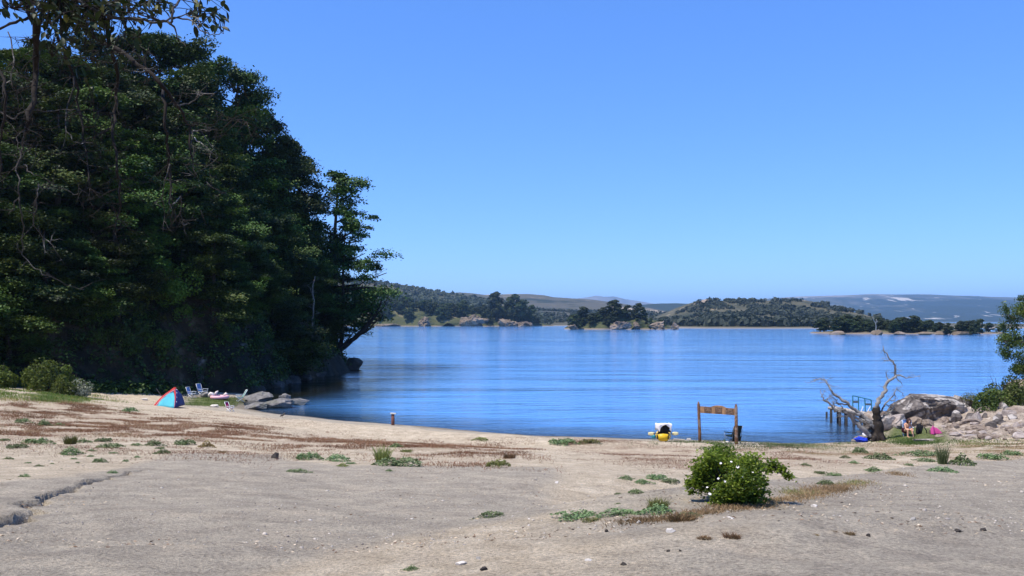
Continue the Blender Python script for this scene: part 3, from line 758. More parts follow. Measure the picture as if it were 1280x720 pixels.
def ridge(name, sil, dist, foot, mat, seed, nu=140, nv=30, rough=.10, back=.35, shape=1.5):
    """a hill range: crest silhouette (u,row) at distance dist, its foot on the near side at distance foot"""
    us = np.linspace(sil[0][0], sil[-1][0], nu); rows = np.interp(us, [s[0] for s in sil], [s[1] for s in sil])
    xc = (us-CX)/F*dist; zc = np.maximum(H+(HR-rows)/F*dist, .5)
    vs = np.concatenate([np.linspace(0, 1, nv), 1+np.linspace(.12, 1, 8)])
    U, Vv = np.meshgrid(np.arange(nu), vs); z0 = zc[U]; v = Vv
    prof = np.where(v <= 1, np.clip(v, 0, 1)**shape, 1-smooth01((v-1))*1.02)
    y = np.where(v <= 1, foot+(dist-foot)*v, dist+(v-1)*(dist-foot)*back*2.5)
    x = xc[U]*np.where(v <= 1, (.55+.45*(y/dist)), 1)
    L = (dist-foot)
    nz = fbm(x/L*3+seed*3.7, y/L*3, 5)*rough*z0*(v*(1-v)*4).clip(0, 1)
    z = z0*prof + nz
    z = np.where(v <= 0, -.6, z)
    i = np.arange((nu-1)*(len(vs)-1)); a = (i//(nu-1))*nu + i % (nu-1)
    o = link(name, nmesh(name, np.stack([x, y, z], -1).reshape(-1, 3), np.stack([a, a+1, a+nu+1, a+nu], 1), True), M[mat]); o['kind'] = 'structure'
    return o
ridge('far_mountain', [(640, 392), (690, 381), (704, 374), (712, 376), (722, 373), (735, 371.5), (745, 369.5), (756, 371), (768, 370.5), (782, 374), (800, 376.5), (830, 382), (900, 390)], 14500, 12000, 'mountain', 1, rough=.16)
ridge('far_plateau_hill', [(740, 389), (790, 382), (830, 380), (865, 379.5), (900, 377), (940, 374), (970, 372.5), (1000, 370.5), (1040, 369.5), (1060, 369), (1085, 368), (1116, 368.6), (1150, 368), (1195, 369.5), (1230, 371), (1262, 371.5), (1300, 373), (1420, 378), (1700, 395)], 9600, 4800, 'plateau', 2, nu=260, nv=50, rough=.2, shape=.8)
ridge('wooded_far_hill', [(690, 396), (740, 388), (790, 382), (820, 379.5), (845, 379), (868, 380), (905, 381), (960, 388), (1040, 400)], 4200, 2700, 'woodhill', 3, rough=.1)
ridge('tan_hill', [(380, 376), (480, 370), (540, 367), (575, 365.5), (590, 366.5), (605, 368.5), (640, 367.5), (660, 367.5), (680, 369), (692, 371.5), (720, 373.2), (740, 374.5), (775, 379), (810, 385), (850, 393), (920, 402)], 3300, 1290, 'tanhill', 4, nu=200, nv=50, rough=.12, shape=1.0)
ridge('left_ridge_hill', [(200, 352), (380, 346), (430, 346), (455, 350), (476, 351.5), (490, 354), (520, 358.5), (548, 364), (575, 368), (610, 374), (650, 381), (690, 392), (720, 400)], 2100, 1180, 'leftridge', 5, nu=160, nv=40, rough=.08, shape=1.0)
mid = ridge('scrub_hill', [(770, 408), (800, 404), (830, 396), (850, 387), (862, 380.5), (875, 376), (890, 374.8), (905, 376), (918, 375.5), (950, 376), (985, 374.5), (1005, 375), (1020, 377.5), (1035, 388), (1050, 395), (1080, 401), (1120, 403), (1200, 404), (1300, 405)], 1350, 770, 'midhill', 6, nu=200, nv=60, rough=.10, shape=1.25)

def fartree_mesh(seed, h=10.0, w=6.0, n=650, ls=1.0, conic=.0):
    rg = np.random.default_rng(seed); rnd = random.Random(seed); C = []; N = []; T = []
    k = 15
    for j in range(k):
        f = .16+.84*(j+.5)/k; rr = w/2*(math.sin(min(1, f*1.0)*math.pi)**.5*(1-conic)+conic*(1.08-f))*rnd.uniform(.5, 1)
        a = rnd.uniform(0, 6.28); c = np.array([rr*.75*math.cos(a), rr*.75*math.sin(a), h*f*.93]); lr = w*rnd.uniform(.14, .25)
        m_ = n//k; d = rg.normal(size=(m_, 3)); d /= np.linalg.norm(d, axis=1, keepdims=True); d[:, 2] *= .7
        C.append(c+d*lr*rg.uniform(.5, 1.1, (m_, 1))); N.append(d+rg.normal(0, .4, (m_, 3))+np.array([0, 0, .3])); T.append(np.clip(rnd.uniform(.1, .8)+rg.normal(0, .15, m_), 0, 1))
    C = np.concatenate(C); N = np.concatenate(N); T = np.concatenate(T)
    V, Fq = quads(C, N, np.full(len(C), ls), .7, rg)
    tv, tf = tube([(0, 0, -.6), (.1, 0, h*.4), (0, .1, h*.85)], [h*.025, h*.018, h*.005], 5)
    b0 = len(V); q4 = np.array([[i+b0 for i in f] for f in tf if len(f) == 4])
    V = np.concatenate([V, np.array([v[:] for v in tv])]); tint = np.concatenate([np.repeat(T, 4), np.zeros(len(tv))])
    me = nmesh('far_tree', V, [Fq, q4], False, {'tint': tint}, midx=np.concatenate([np.zeros(len(Fq)), np.ones(len(q4))]))
    me.materials.append(M['far_leaf']); me.materials.append(M['bark_dark']); return me
FT = [fartree_mesh(200+i, conic=.15*(i % 3)) for i in range(6)]
def far_tree(x, y, z, h, w, label, group, k, name='tree'):
    o = link(name, FT[k % 6], None); o.location = (x, y, z); o.scale = (w/6, w/6, h/10); o.rotation_euler = (0, 0, k*1.7)
    tag(o, label, 'tree', group); return o
def island(name, ctr, L, D, hgt, seed, mat='isle', prof=None):
    nx, ny = 90, 40; xs = np.linspace(-1.05, 1.05, nx); ys = np.linspace(-1.05, 1.05, ny); X, Y = np.meshgrid(xs, ys)
    x = X*L/2; y = Y*D/2; r = np.sqrt(X**2+Y**2) + .10*fbm(x/L*9+seed, y/D*5, 3)
    pr = np.interp(X, [q[0] for q in prof], [q[1] for q in prof]) if prof else 1
    z = hgt*pr*np.sqrt(np.clip(1-r**2, 0, 1))*(1+.16*fbm(x/L*14+seed, y/D*8, 4)) - np.where(r > 1, (r-1)*8, 0) - .05
    i = np.arange((nx-1)*(ny-1)); a = (i//(nx-1))*nx + i % (nx-1)
    Vv = np.stack([x+ctr[0], y+ctr[1], z], -1).reshape(-1, 3)
    o = link(name, nmesh(name, Vv, np.stack([a, a+1, a+nx+1, a+nx], 1), True), M[mat]); o['kind'] = 'structure'
    from mathutils.interpolate import poly_3d_calc
    def hz(px_, py_):
        fx = (px_-ctr[0])/(L/2); fy = (py_-ctr[1])/(D/2); ix = int(round((fx+1.05)/2.1*(nx-1))); iy = int(round((fy+1.05)/2.1*(ny-1)))
        return float(z[min(max(iy, 0), ny-1), min(max(ix, 0), nx-1)])
    return hz
rt = random.Random(31)
# left wooded peninsula, about 1.1 km off
yL = 1110; hz = island('wooded_island', ((560-CX)/F*yL, yL+40), 262, 120, 17, 3, prof=[(-1, 1.9), (-.6, 1.75), (-.2, 1.2), (.2, .9), (.6, .75), (1, .5)])
GL = 'trees on the wooded island left of the strait'
sp = [(646, 366, 'tallest dark crown on the wooded island'), (620, 363.5, 'high domed tree on the ridge of the wooded island'), (664, 380, 'dark tree at the right hand end of the wooded island'), (637, 371, 'tree beside the high domed one on the wooded island'),
      (578, 374, 'dark tree left of the tan cliff on the wooded island'), (551, 381, 'round tree at the waterline of the wooded island, left of the tan cliff')]
for i, (u, r, lab) in enumerate(sp):
    y = yL+rt.uniform(-8, 25); x = (u-CX)/F*y; z = max(hz(x, y), .3); h = H+(HR-r)/F*y-z
    far_tree(x, y, z-.5, h, h*.75 if i else h*.8, lab, GL, i)
n = 0
while n < 165:
    u = rt.uniform(462, 672); y = yL+rt.uniform(-22, 55); x = (u-CX)/F*y; z = hz(x, y)
    if z < .8: continue
    if y < yL+15 and (574 < u < 606 or 520 < u < 534): continue
    top = np.interp(u, [460, 500, 540, 580, 600, 640, 660, 675], [361, 364, 369, 375, 378, 376, 382, 397]); row = top+rt.uniform(0, 10)
    h = min(max(H+(HR-row)/F*y-z, 5), rt.uniform(9, 17))
    far_tree(x, y, z-.5, h, h*rt.uniform(.7, 1.1), 'dark green tree in the dense cover of the wooded island', GL, rt.randrange(6)); n += 1
for i, (u, r, w, h, lab) in enumerate([(590, 409.3, 34, 13, 'big tan cliff at the waterline of the wooded island'), (634, 409.6, 22, 8, 'low brown rock right of the tan cliff on the wooded island'), (658, 409.6, 20, 6, 'brown rock at the right end of the wooded island'), (529, 408.6, 15, 11, 'narrow tan rock face left of the tan cliff'), (484, 407.5, 26, 4, 'pale low rock by the water at the left end of the wooded island')]):
    y = yL-26; s = y/F; rock('island_cliff', (u-CX)*s, y, h*s*.35, (w*s, 26, h*s*1.3), M['tan_rock'], 60+i, lab, cat='rock', cuts=6, rough=.55, fine=.2, sub=4)
# small rocky island in the middle, about 700 m off
yM = 705; hz = island('rocky_island', ((780-CX)/F*yM, yM+20), 92, 62, 8.5, 9, prof=[(-1, .7), (-.5, 1.1), (0, 1.35), (.3, 1.2), (.7, .85), (1, .5)])
GM = 'trees on the small rocky island'
sp = [(768, 373.5, 1.1, 'tallest broad dark tree in the middle of the small rocky island'), (797, 377.5, .9, 'dark tree right of the tallest one on the small rocky island'), (729, 382, .95, 'leftmost large dark tree on the small rocky island'), (753, 383, .9, 'dark tree between the tallest and the leftmost on the small rocky island'),
      (784, 380, .8, 'smaller tree between the two highest on the small rocky island'), (718, 391, .9, 'low tree at the left end of the small rocky island'), (741, 390, .9, 'lower tree in front on the left half of the small rocky island'), (805, 384, .6, 'small tree at the top of the green slope on the small rocky island'), (813, 397, .6, 'lone dark tree in the middle of the green slope on the small rocky island'), (758, 396, .8, 'low tree on the shore left of the rocks of the small rocky island'), (828, 398, .6, 'dark tree above the right hand rock of the small rocky island')]
for i, (u, r, wf, lab) in enumerate(sp):
    y = yM+rt.uniform(-6, 14) - (12 if r > 388 else 0); x = (u-CX)/F*y; z = max(hz(x, y), .3); h = H+(HR-r)/F*y-z
    far_tree(x, y, z-.5, h, h*wf*(1.05 if r < 388 else 1.2), lab, GM, i+1)
n = 0
while n < 46:
    u = rt.uniform(713, 846); y = yM+rt.uniform(-18, 25); x = (u-CX)/F*y; z = hz(x, y)
    if z < .8 or (y < yM-2 and (768 < u < 793 or 812 < u < 840)): continue
    h = rt.uniform(1.6, 3.2) if u > 790 else rt.uniform(3, 7)
    far_tree(x, y, z-.3, h, h*rt.uniform(1.1, 1.7), 'low shrub in the scrub of the small rocky island', 'shrubs of the small rocky island', rt.randrange(6), 'shrub'); n += 1
for i, (u, r, w, h, lab) in enumerate([(777, 412.5, 28, 13, 'large grey tan rock at the waterline of the small rocky island'), (822, 413, 26, 12, 'blocky tan rock near the right end of the small rocky island'), (843, 413, 15, 8, 'sloping rock at the right tip of the small rocky island'), (717, 411, 13, 6, 'pale rock at the left tip of the small rocky island'), (795, 405, 9, 7, 'small yellowish rock on the slope of the small rocky island')]):
    y = yM-24 if r > 410.5 else yM-16; s = y/F; rock('island_rock', (u-CX)*s, y, h*s*.34+(1.8 if r < 410 else 0), (w*s, 12, h*s*1.35), M['tan_rock'], 70+i, lab, cat='rock', cuts=7, rough=.6, fine=.2)
# wooded spit to the right, 400 to 520 m off
GP = 'trees along the wooded spit on the right'
hz = island('wooded_spit', ((1160-CX)/F*455, 480), 100, 66, 2.0, 14)
for k, (u, r, y, wf, lab) in enumerate([(1060, 391.5, 470, 1.2, 'broad dark tree near the left end of the wooded spit'), (1030, 396, 490, 1.2, 'tree at the left tip of the wooded spit'), (1072, 393, 470, .9, 'grey green tree left of the white trunk on the spit'), (1143, 393, 455, 1.0, 'dark tree right of centre on the wooded spit'), (1128, 395, 455, 1.0, 'tree left of the dark central tree on the wooded spit'), (1225, 397.5, 440, .8, 'dark upright tree towards the right end of the wooded spit'), (1184, 405, 425, 1.0, 'rounded tree on the shore of the spit below the blue hill'), (1215, 404, 425, .7, 'small dark tree left of the upright one on the spit')]):
    x = (u-CX)/F*y; z = max(hz(x, y), .2); h = H+(HR-r)/F*y-z; far_tree(x, y, z-.3, h, h*wf, lab, GP, k)
n = 0
while n < 120:
    u = rt.uniform(1022, 1262); y = rt.uniform(428, 512); x = (u-CX)/F*y; z = hz(x, y)
    if z < .35 or (abs(u-1095) < 5 and y < 470): continue
    row = np.interp(u, [1020, 1060, 1090, 1140, 1160, 1200, 1230, 1260], [397, 393, 395, 395, 398, 399, 399, 402])+rt.uniform(0, 9)
    h = max(2.5, H+(HR-row)/F*y-z); far_tree(x, y, z-.3, h, h*rt.uniform(.8, 1.3), 'dark tree in the close row along the wooded spit', GP, rt.randrange(6)); n += 1
for k, (u, w, h) in enumerate([(1050, 26, 4), (1098, 18, 6), (1126, 16, 4), (1180, 20, 5), (1206, 24, 6), (1160, 20, 3)]):
    y = 425; s = y/F; rock('shore_rock', (u-CX)*s, y+2, .5, (w*s, 5, h*s*1.6), M['tan_rock'], 80+k, 'low tan rock on the shore of the wooded spit', 'rocks along the wooded spit', cuts=6)
rnd = random.Random(41); y = 440
o = empty('dead_tree', px(1095, 417, y)); o.location.z = .6; tag(o, 'white bare trunk standing among the dark trees of the spit', 'dead tree')
t = MB(); a = branch_px(t, [(1095, 417), (1095, 410), (1094.5, 404), (1095.5, 399)], y, .26, .10, rnd, 6, .2); branch_px(t, [(1095, 405), (1092, 400), (1091, 396)], y, .22, .08, rnd, 5); branch_px(t, [(1095, 403), (1098, 401)], y, .18, .06, rnd, 5)
local(t, o.location).build('trunk', M['grey_stone'], o, True)
# scrub and woodland on the far hills, nobody could count it
def woodland(name, n, fn, size, seed, label, leaves=12):
    rg = np.random.default_rng(seed); C = []; N = []; T = []; S = []
    k = 0
    while k < n:
        r_ = fn(rg)
        if r_ is None: continue
        x, y, z, s = r_; m_ = leaves; d = rg.normal(size=(m_, 3)); d /= np.linalg.norm(d, axis=1, keepdims=True)
        C.append(np.array([x, y, z+s*.45])+d*s*.5*np.array([1, 1, .9])); N.append(d+rg.normal(0, .3, (m_, 3))); T.append(np.clip(rg.uniform(0, .8)+rg.normal(0, .1, m_), 0, 1)); S.append(np.full(m_, s*.8)); k += 1
    V, Fq = quads(np.concatenate(C), np.concatenate(N), np.concatenate(S), .75, rg)
    o = link(name, nmesh(name, V, Fq, False, {'tint': np.repeat(np.concatenate(T), 4)}), M['hill_leaf']); tag(o, label, 'woodland', None, 'stuff'); return o
from mathutils.bvhtree import BVHTree
def surf(o):
    me = o.data; return BVHTree.FromPolygons([v.co.copy() for v in me.vertices], [tuple(p_.vertices) for p_ in me.polygons])
bv = surf(mid)
def f_mid(rg):
    u = rg.uniform(800, 1290); y = 775+560*rg.uniform(0, 1)**1.2; x = (u-CX)/F*y
    h_ = bv.ray_cast(Vector((x, y, 900)), Vector((0, 0, -1)))
    if h_[0] is None or h_[0].z < 1.5 or u > 1065+rg.normal(0, 20): return None
    if h_[0].z > 4 and vnoise(x*.045, y*.02) > .15: return None
    return x, y, h_[0].z-.3, (rg.uniform(5, 9) if h_[0].z < 6 else rg.uniform(2.5, 6))
woodland('hill_woodland', 1900, f_mid, 5, 51, 'dark scrub and trees dotting the hill beyond the far beach')
bv2 = surf(bpy.data.objects['tan_hill']); bv3 = surf(bpy.data.objects['left_ridge_hill'])
def f_tan(rg):
    u = rg.uniform(600, 860); y = 1295+900*rg.uniform(0, 1)**1.5; x = (u-CX)/F*y
    h_ = bv2.ray_cast(Vector((x, y, 900)), Vector((0, 0, -1)))
    if h_[0] is None or h_[0].z < 1.0 or vnoise(x*.012, y*.006) > .25: return None
    return x, y, h_[0].z-.3, rg.uniform(3, 7)
woodland('valley_woodland', 1500, f_tan, 8, 52, 'dark trees along the far shore behind the strait')
def f_left(rg):
    u = rg.uniform(430, 690); y = 1190+850*rg.uniform(0, 1); x = (u-CX)/F*y
    h_ = bv3.ray_cast(Vector((x, y, 900)), Vector((0, 0, -1)))
    if h_[0] is None or h_[0].z < 1.0 or vnoise(x*.02, y*.009) > .3: return None
    return x, y, h_[0].z-.3, rg.uniform(4, 9)
woodland('ridge_woodland', 1800, f_left, 8, 53, 'dark scrub on the ridge behind the wooded island')
y = 1250; rock('hilltop_crag', (884-CX)/F*1290, 1290, H+(HR-381)/F*1290, (38, 24, 16), M['pink_rock'], 91, 'brown rocky crag on top of the scrub covered far hill', cat='rock', cuts=8, rough=.4)

# ------------------------------------------------------------------ beach things on the left
def at(u, row): return P(u, row)
def face(name, u, row, rz=0.0):
    p_ = at(u, row); return empty(name, p_, rz), p_.y/F
# pop-up beach shelter
p_ = at(207, 508.5); s = p_.y/F
tent = empty('beach_shelter', p_); tag(tent, 'red and turquoise pop-up beach shelter at the foot of the dark headland', 'beach tent')
A_, T_, B_, C_, D_ = Vector((-17*s, .1, -.02)), Vector((6.5*s, .72, 22.5*s)), Vector((12.6*s, -.2, -.06)), Vector((15*s, 1.3, .0)), Vector((-9*s, 1.6, 0))
def arc(a, b, bulge, n=8): return [a.lerp(b, i/n)+Vector(bulge)*math.sin(math.pi*i/n) for i in range(n+1)]
e1 = arc(A_, T_, (-1.6*s, 0, 1.9*s)); e2 = arc(B_, T_, (1.2*s, 0, 1.6*s))
i1 = [Vector((q.x+5.2*s*(1-i/8*.55), q.y-.05, q.z-.6*s-1.8*s*(i/8))) for i, q in enumerate(e1)]
i2 = [Vector((q.x-(.3+1.6*i/8)*s, q.y-.02, q.z-2.2*s*(i/8)*1.6)) for i, q in enumerate(e2)]
mid1 = [a_.lerp(b_, .45) for a_, b_ in zip(e1, i1)]
mb = MB(); mb.sheet([e1, mid1], .012); mb.build('roof_band', M['red_cloth'], tent, True)
mb = MB(); mb.sheet([[v+Vector((0, -.004, 0)) for v in mid1], [a_.lerp(b_, .8)+Vector((0, -.004, 0)) for a_, b_ in zip(e1, i1)]], .012); mb.build('stripe', M['pink_cloth'], tent, True)
i1b = [a_.lerp(b_, .8) for a_, b_ in zip(e1, i1)]
mb = MB(); mb.sheet([[a_.lerp(b_, k/5)+Vector((0, .10*math.sin(k/5*math.pi)*(1-i/9)+.02*math.sin(i*2.1+k), 0)) for k in range(6)] for i, (a_, b_) in enumerate(zip(i1b, i2))], .012); mb.build('side_panel', M['cyan_cloth'], tent, True)
mb = MB(); mb.sheet([[v for v in i2], [v for v in e2]], .014); mb.build('edge_band', M['red_cloth'], tent, True)
e3 = arc(C_, T_, (1.0*s, .15, 1.8*s)); e4 = arc(D_, T_, (-1.2*s, .2, 1.6*s))
mb = MB(); mb.sheet([e2, [a_.lerp(b_, .5) for a_, b_ in zip(e2, e3)], e3], .012); mb.build('end_panel', M['navy_cloth'], tent, True)
mb = MB(); mb.sheet([e3, [a_.lerp(b_, .5)+Vector((0, .1, .05)) for a_, b_ in zip(e3, e4)], e4], .012); mb.sheet([e4, [a_.lerp(b_, .5)+Vector((-.05, 0, .05)) for a_, b_ in zip(e4, e1)], e1], .012); mb.build('back_panel', M['red_cloth'], tent, True)
for k, f in enumerate((.25, .48, .7, .86)):
    q = e2[0].lerp(e2[-1], f)+Vector((1.6*s, .1, 1.2*s)); mb = MB(); mb.box(q, (1.3*s, .012, .9*s), Matrix.Rotation(.7, 3, 'Y'), 0, .004); mb.build('white_motif', M['white_cloth'], tent)
mb = MB(); mb.tube([Vector((-10*s, .7, 12*s)), Vector((-15.5*s, .5, 22*s))], .012, 6); mb.build('loose_pole', M['steel'], tent)

def beach_chair(name, p_, rz, k, sling, frame, label, group=None, rake=.5):
    """folding beach chair, k = overall height in metres; faces local -y"""
    t = empty(name, p_, rz); tag(t, label, 'beach chair', group)
    w = .56*k; sh_ = .36*k; sd = .5*k
    bt_ = Vector((0, sd*.5+rake*.62*k, k)); b0 = Vector((0, sd*.5, sh_+.03*k)); f0 = Vector((0, -sd*.5, sh_+.08*k))
    mb = MB(); mb.sheet([[b0.lerp(bt_, i/5)+Vector((x*w*.46, .03*math.sin(math.pi*i/5), 0)) for x in (-1, -.33, .33, 1)] for i in range(6)], .012); mb.build('backrest', sling, t, True)
    mb = MB(); mb.sheet([[f0.lerp(b0, i/5)+Vector((x*w*.46, 0, -.04*math.sin(math.pi*i/5))) for x in (-1, -.33, .33, 1)] for i in range(6)], .012); mb.build('seat', sling, t, True)
    mb = MB()
    for sx in (-1, 1):
        x = sx*w*.5
        mb.tube([Vector((x, b0.y-.02, b0.z-.05)), Vector((x, bt_.y, bt_.z+.02))], .017, 6); mb.tube([Vector((x, f0.y, f0.z)), Vector((x, b0.y, b0.z))], .017, 6)
    mb.tube([Vector((-w*.5, bt_.y, bt_.z+.02)), Vector((w*.5, bt_.y, bt_.z+.02))], .018, 6); mb.tube([Vector((-w*.5, f0.y, f0.z)), Vector((w*.5, f0.y, f0.z))], .017, 6)
    mb.build('frame', frame, t, True)
    for sx in (-1, 1):
        x = sx*w*.53
        mb = MB(); mb.tube([Vector((x, sd*.45, sh_)), Vector((x, -sd*.55, 0))], .017, 6); mb.build('leg', frame, t, True)
        mb = MB(); mb.tube([Vector((x*.96, -sd*.4, sh_+.05)), Vector((x*.96, sd*.75, 0))], .017, 6); mb.build('leg', frame, t, True)
        mb = MB(); mb.box(Vector((x, -.02*k, sh_+.24*k)), (.055, sd*1.05, .03), None, 0, .01); mb.tube([Vector((x, -sd*.4, sh_+.23*k)), Vector((x, -sd*.45, sh_)),], .013, 6); mb.build('armrest', frame, t)
    return t
GC = 'folding chairs on the grass by the headland'
q = at(240, 497.5); beach_chair('folding_chair', q, R(75), .88, M['blue_cloth'], M['white_paint'], 'front one of the two blue folding chairs beside the red and turquoise shelter', GC, .38)
q = at(248, 496.5); q = q + Vector((0, 1.1, .12)); q.z = G(q.x, q.y); beach_chair('folding_chair', q, R(70), 1.05, M['blue_cloth'], M['white_paint'], 'rear, taller one of the two blue folding chairs under the crag', GC, .36)
q = at(299, 502.5); beach_chair('folding_chair', q, R(-62), .98, M['teal_cloth'], M['white_paint'], 'white framed chair with green sling beside the flat grey rocks', GC, .62)
q = at(288, 514.5); beach_chair('low_chair', q, R(65), .62, M['magenta'], M['white_paint'], 'low magenta beach chair on the sand below the grass', None, .55)
# inflatable float lying on the grass
p_ = at(273, 499); s = p_.y/F; fl = empty('inflatable_float', p_, R(8)); tag(fl, 'cream and pink inflatable float lying on the grass between the chairs', 'pool float')
mb = MB(); pts = [Vector((9.5*s*math.cos(a)+1.5*s, .5*math.sin(a), .17)) for a in [2*math.pi*i/20 for i in range(21)]]; mb.tube(pts, .15, 10, cap=False); mb.build('ring', M['float_pink'], fl, True)
mb = MB(); mb.sheet([[Vector((x*8*s+1.5*s, y*.42, .08+.02*math.sin(x*5))) for x in (-1, -.5, 0, .5, 1)] for y in (-1, -.3, .3, 1)], .03); mb.build('floor', M['float_purple'], fl, True)
mb = MB(); mb.tube([Vector((-6*s, 0, .2)), Vector((-7.5*s, 0, .46)), Vector((-9.2*s, -.02, .5)), Vector((-10.8*s, -.05, .40)), Vector((-11.8*s, -.05, .2))], [.15, .13, .13, .11, .06], 10); mb.build('neck', M['float_white'], fl, True)
mb = MB(); mb.tube([Vector((-5*s, .3, .3)), Vector((-3.5*s, .35, .55)), Vector((-1.2*s, .35, .66))], [.12, .10, .04], 8); mb.build('wing', M['float_white'], fl, True)
mb = MB(); mb.tube([Vector((6*s, .35, .25)), Vector((8.5*s, .35, .42)), Vector((10*s, .35, .36))], [.13, .13, .07], 8); mb.build('tail', M['float_white'], fl, True)
rock_px('flat_rock', 318, 501, 36, 10, M['grey_rock'], 101, 'smooth slanted grey rock beside the green chair', sub=4, cuts=5)
rock_px('flat_rock', 340, 511, 44, 13, M['grey_rock'], 102, 'broad low grey rock shelf running into the dark water', cuts=9, deep=.6)
rock_px('flat_rock', 371, 506, 32, 7, M['grey_rock'], 103, 'low grey rock at the water end of the shelf', z0=.05, cuts=6, deep=.5)
rock_px('flat_rock', 356, 502, 18, 8, M['grey_rock'], 104, 'small upright grey rock behind the shelf', z0=.1, cuts=6)
rock_px('flat_rock', 318, 512.5, 30, 8, M['grey_rock'], 105, 'grey rock at the shore end of the shelf', cuts=6)
rock_px('pale_stone', 268, 509, 10, 4, M['white_stone'], 106, 'small whitish stone on the sand left of the magenta chair', cat='stone', sub=3)
rock_px('pale_stone', 205, 500.5, 9, 3, M['white_stone'], 107, 'whitish stone on the shaded sand behind the shelter', cat='stone', sub=3)
rock_px('pale_stone', 180, 500.5, 8, 2.5, M['white_stone'], 108, 'pale stone on the shaded sand left of the shelter', cat='stone', sub=3)
rock_px('grey_stone', 256, 497, 12, 6, M['grey_rock'], 109, 'grey stone right of the two blue chairs', cat='stone', sub=3)
# small dark bird at the water's edge
p_ = at(353, 522.5); s = p_.y/F; bd = empty('bird', p_, R(15)); tag(bd, 'small dark bird standing at the edge of the shaded water', 'bird')
mb = MB(); mb.tube([Vector((-.17, 0, .10)), Vector((-.08, 0, .15)), Vector((.02, 0, .19)), Vector((.10, 0, .25)), Vector((.13, 0, .30)), Vector((.17, 0, .315)), Vector((.20, 0, .31))], [.012, .05, .07, .055, .033, .036, .012], 10); mb.build('body', M['birdbody'], bd, True)
mb = MB(); mb.tube([Vector((.195, 0, .312)), Vector((.25, 0, .30))], [.01, .002], 6); mb.build('beak', M['beak'], bd, True)
for sy in (-1, 1):
    mb = MB(); mb.tube([Vector((0, sy*.025, .14)), Vector((-.01, sy*.025, .07)), Vector((.01, sy*.025, .005)), Vector((.05, sy*.025, .002))], .006, 5); mb.build('leg', M['beak'], bd)
# short post at the waterline
p_ = at(491, 531.5); s = p_.y/F; po = empty('wooden_post', p_); tag(po, 'short reddish wooden post with a pale cap at the waterline', 'post')
mb = MB(); mb.tube([Vector((0, 0, -.3)), Vector((.01, 0, .3)), Vector((0, 0, 14*s))], [.11, .105, .10], 10); mb.build('shaft', M['post'], po, True)
mb = MB(); mb.box(Vector((.02, 0, 14.5*s)), (7*s, .26, .07), Matrix.Rotation(.08, 3, 'Y'), 0, .015); mb.build('cap', M['white_stone'], po)

# ------------------------------------------------------------------ kayak, sign, camp chair
p_ = at(829, 552); s = p_.y/F
ky = empty('kayak', p_, R(-10)); tag(ky, 'yellow kayak drawn up at the waterline, seen end on', 'kayak')
ks = MB(); L = 2.9; g = []
for i in range(15):
    t = i/14; y = -0.25+L*t; w = .40*(math.sin(math.pi*min(1, t*1.0+.10)*.9+.12)**.45 if t < .9 else .6*(1-t)/.1+.05); w = max(w, .05); hh = .30*(1-.25*math.sin(math.pi*t))
    ring = []
    for k in range(12):
        a = 2*math.pi*k/12; ring.append(Vector((w*math.copysign(abs(math.cos(a))**.7, math.cos(a)), y, .20+hh*.62*math.copysign(abs(math.sin(a))**.8, math.sin(a)) + .03*(2*t-1)**2)))
    g.append(ring)
V = [v for r_ in g for v in r_]; Fc = []
for i in range(14):
    for k in range(12): a = i*12+k; b_ = i*12+(k+1) % 12; Fc.append([a, b_, b_+12, a+12])
Fc += [list(range(12))[::-1], [14*12+k for k in range(12)]]
ks.add(V, Fc); ks.build('hull', M['yellow'], ky, True)
mb = MB(); mb.sheet([[Vector((x*.26, .55+.02*i, .32+.10*i)) for x in (-1, -.6, 0, .6, 1)] for i in range(5)], .06); mb.sheet([[Vector((x*.28, .1+.11*i, .34)) for x in (-1, 0, 1)] for i in range(5)], .05); mb.build('seat', M['black'], ky, True)
for sx in (-.30, .27):
    mb = MB(); mb.tube([Vector((sx, -.18, .34)), Vector((sx*.9, -.26, .30)), Vector((sx*.9, -.28, .16))], .03, 6); mb.build('grab_handle', M['black'], ky, True)
# black rucksack on the deck and white towel thrown over it
bp = empty('backpack', p_+Vector((.03, .12, .37)), R(7)); tag(bp, 'bulky black bag standing on the end of the yellow kayak', 'bag')
me = rockmesh('bag_body', (.56, .34, .50), 121, sub=4, rough=.12, cuts=3, fine=.03); o = link('bag_body', me, M['black'], bp, (0, 0, .22))
mb = MB(); mb.tube([Vector((-.10, -.17, .42)), Vector((-.14, -.23, .25)), Vector((-.11, -.18, .06))], .02, 6); mb.build('strap', M['black'], bp, True)
mb = MB(); mb.box(Vector((.31, -.05, .12)), (.16, .05, .10), Matrix.Rotation(.3, 3, 'Y'), 0, .015); mb.build('side_pocket', M['black'], bp)
g = []
for i in range(13):
    t = i/12; r_ = []
    for k in range(13):
        q = k/12*2-1; edge = .26+.06*math.sin(q*3+1.0)-.12*(abs(q) > .75)+.14*math.exp(-((q+.1)/.5)**2)
        if t < .45: z = .50 - (.45-t)/.45*(.46-edge*.9); y = -.22-.02*math.sin(q*6)
        else: z = .50-.03*abs(q)-max(0, t-.8)*1.6; y = -.22+.50*(t-.45)/.55
        r_.append(Vector((q*.335+.02*math.sin(t*9+q*4)+.015, y+.02*math.sin(q*9+t*4), z-.02*(abs(q) > .9)+.012*math.sin(q*11+t*7))))
    g.append(r_)
tw_ = MB(); tw_.sheet(g, .015)
for sx in (-1, 1):
    tw_.sheet([[Vector((sx*(.335+.02*math.sin(j*1.3)), -.20+.09*j, .49-.30*i/3+(.02*math.sin(j*2)))) for j in range(6)] for i in range(4)], .015)
o = tw_.build('towel', M['white_cloth'], None, True); o.location = p_+Vector((.03, .12, .385)); o.rotation_euler = (0, 0, R(7)); tag(o, 'white towel thrown over the black bag on the yellow kayak', 'towel')
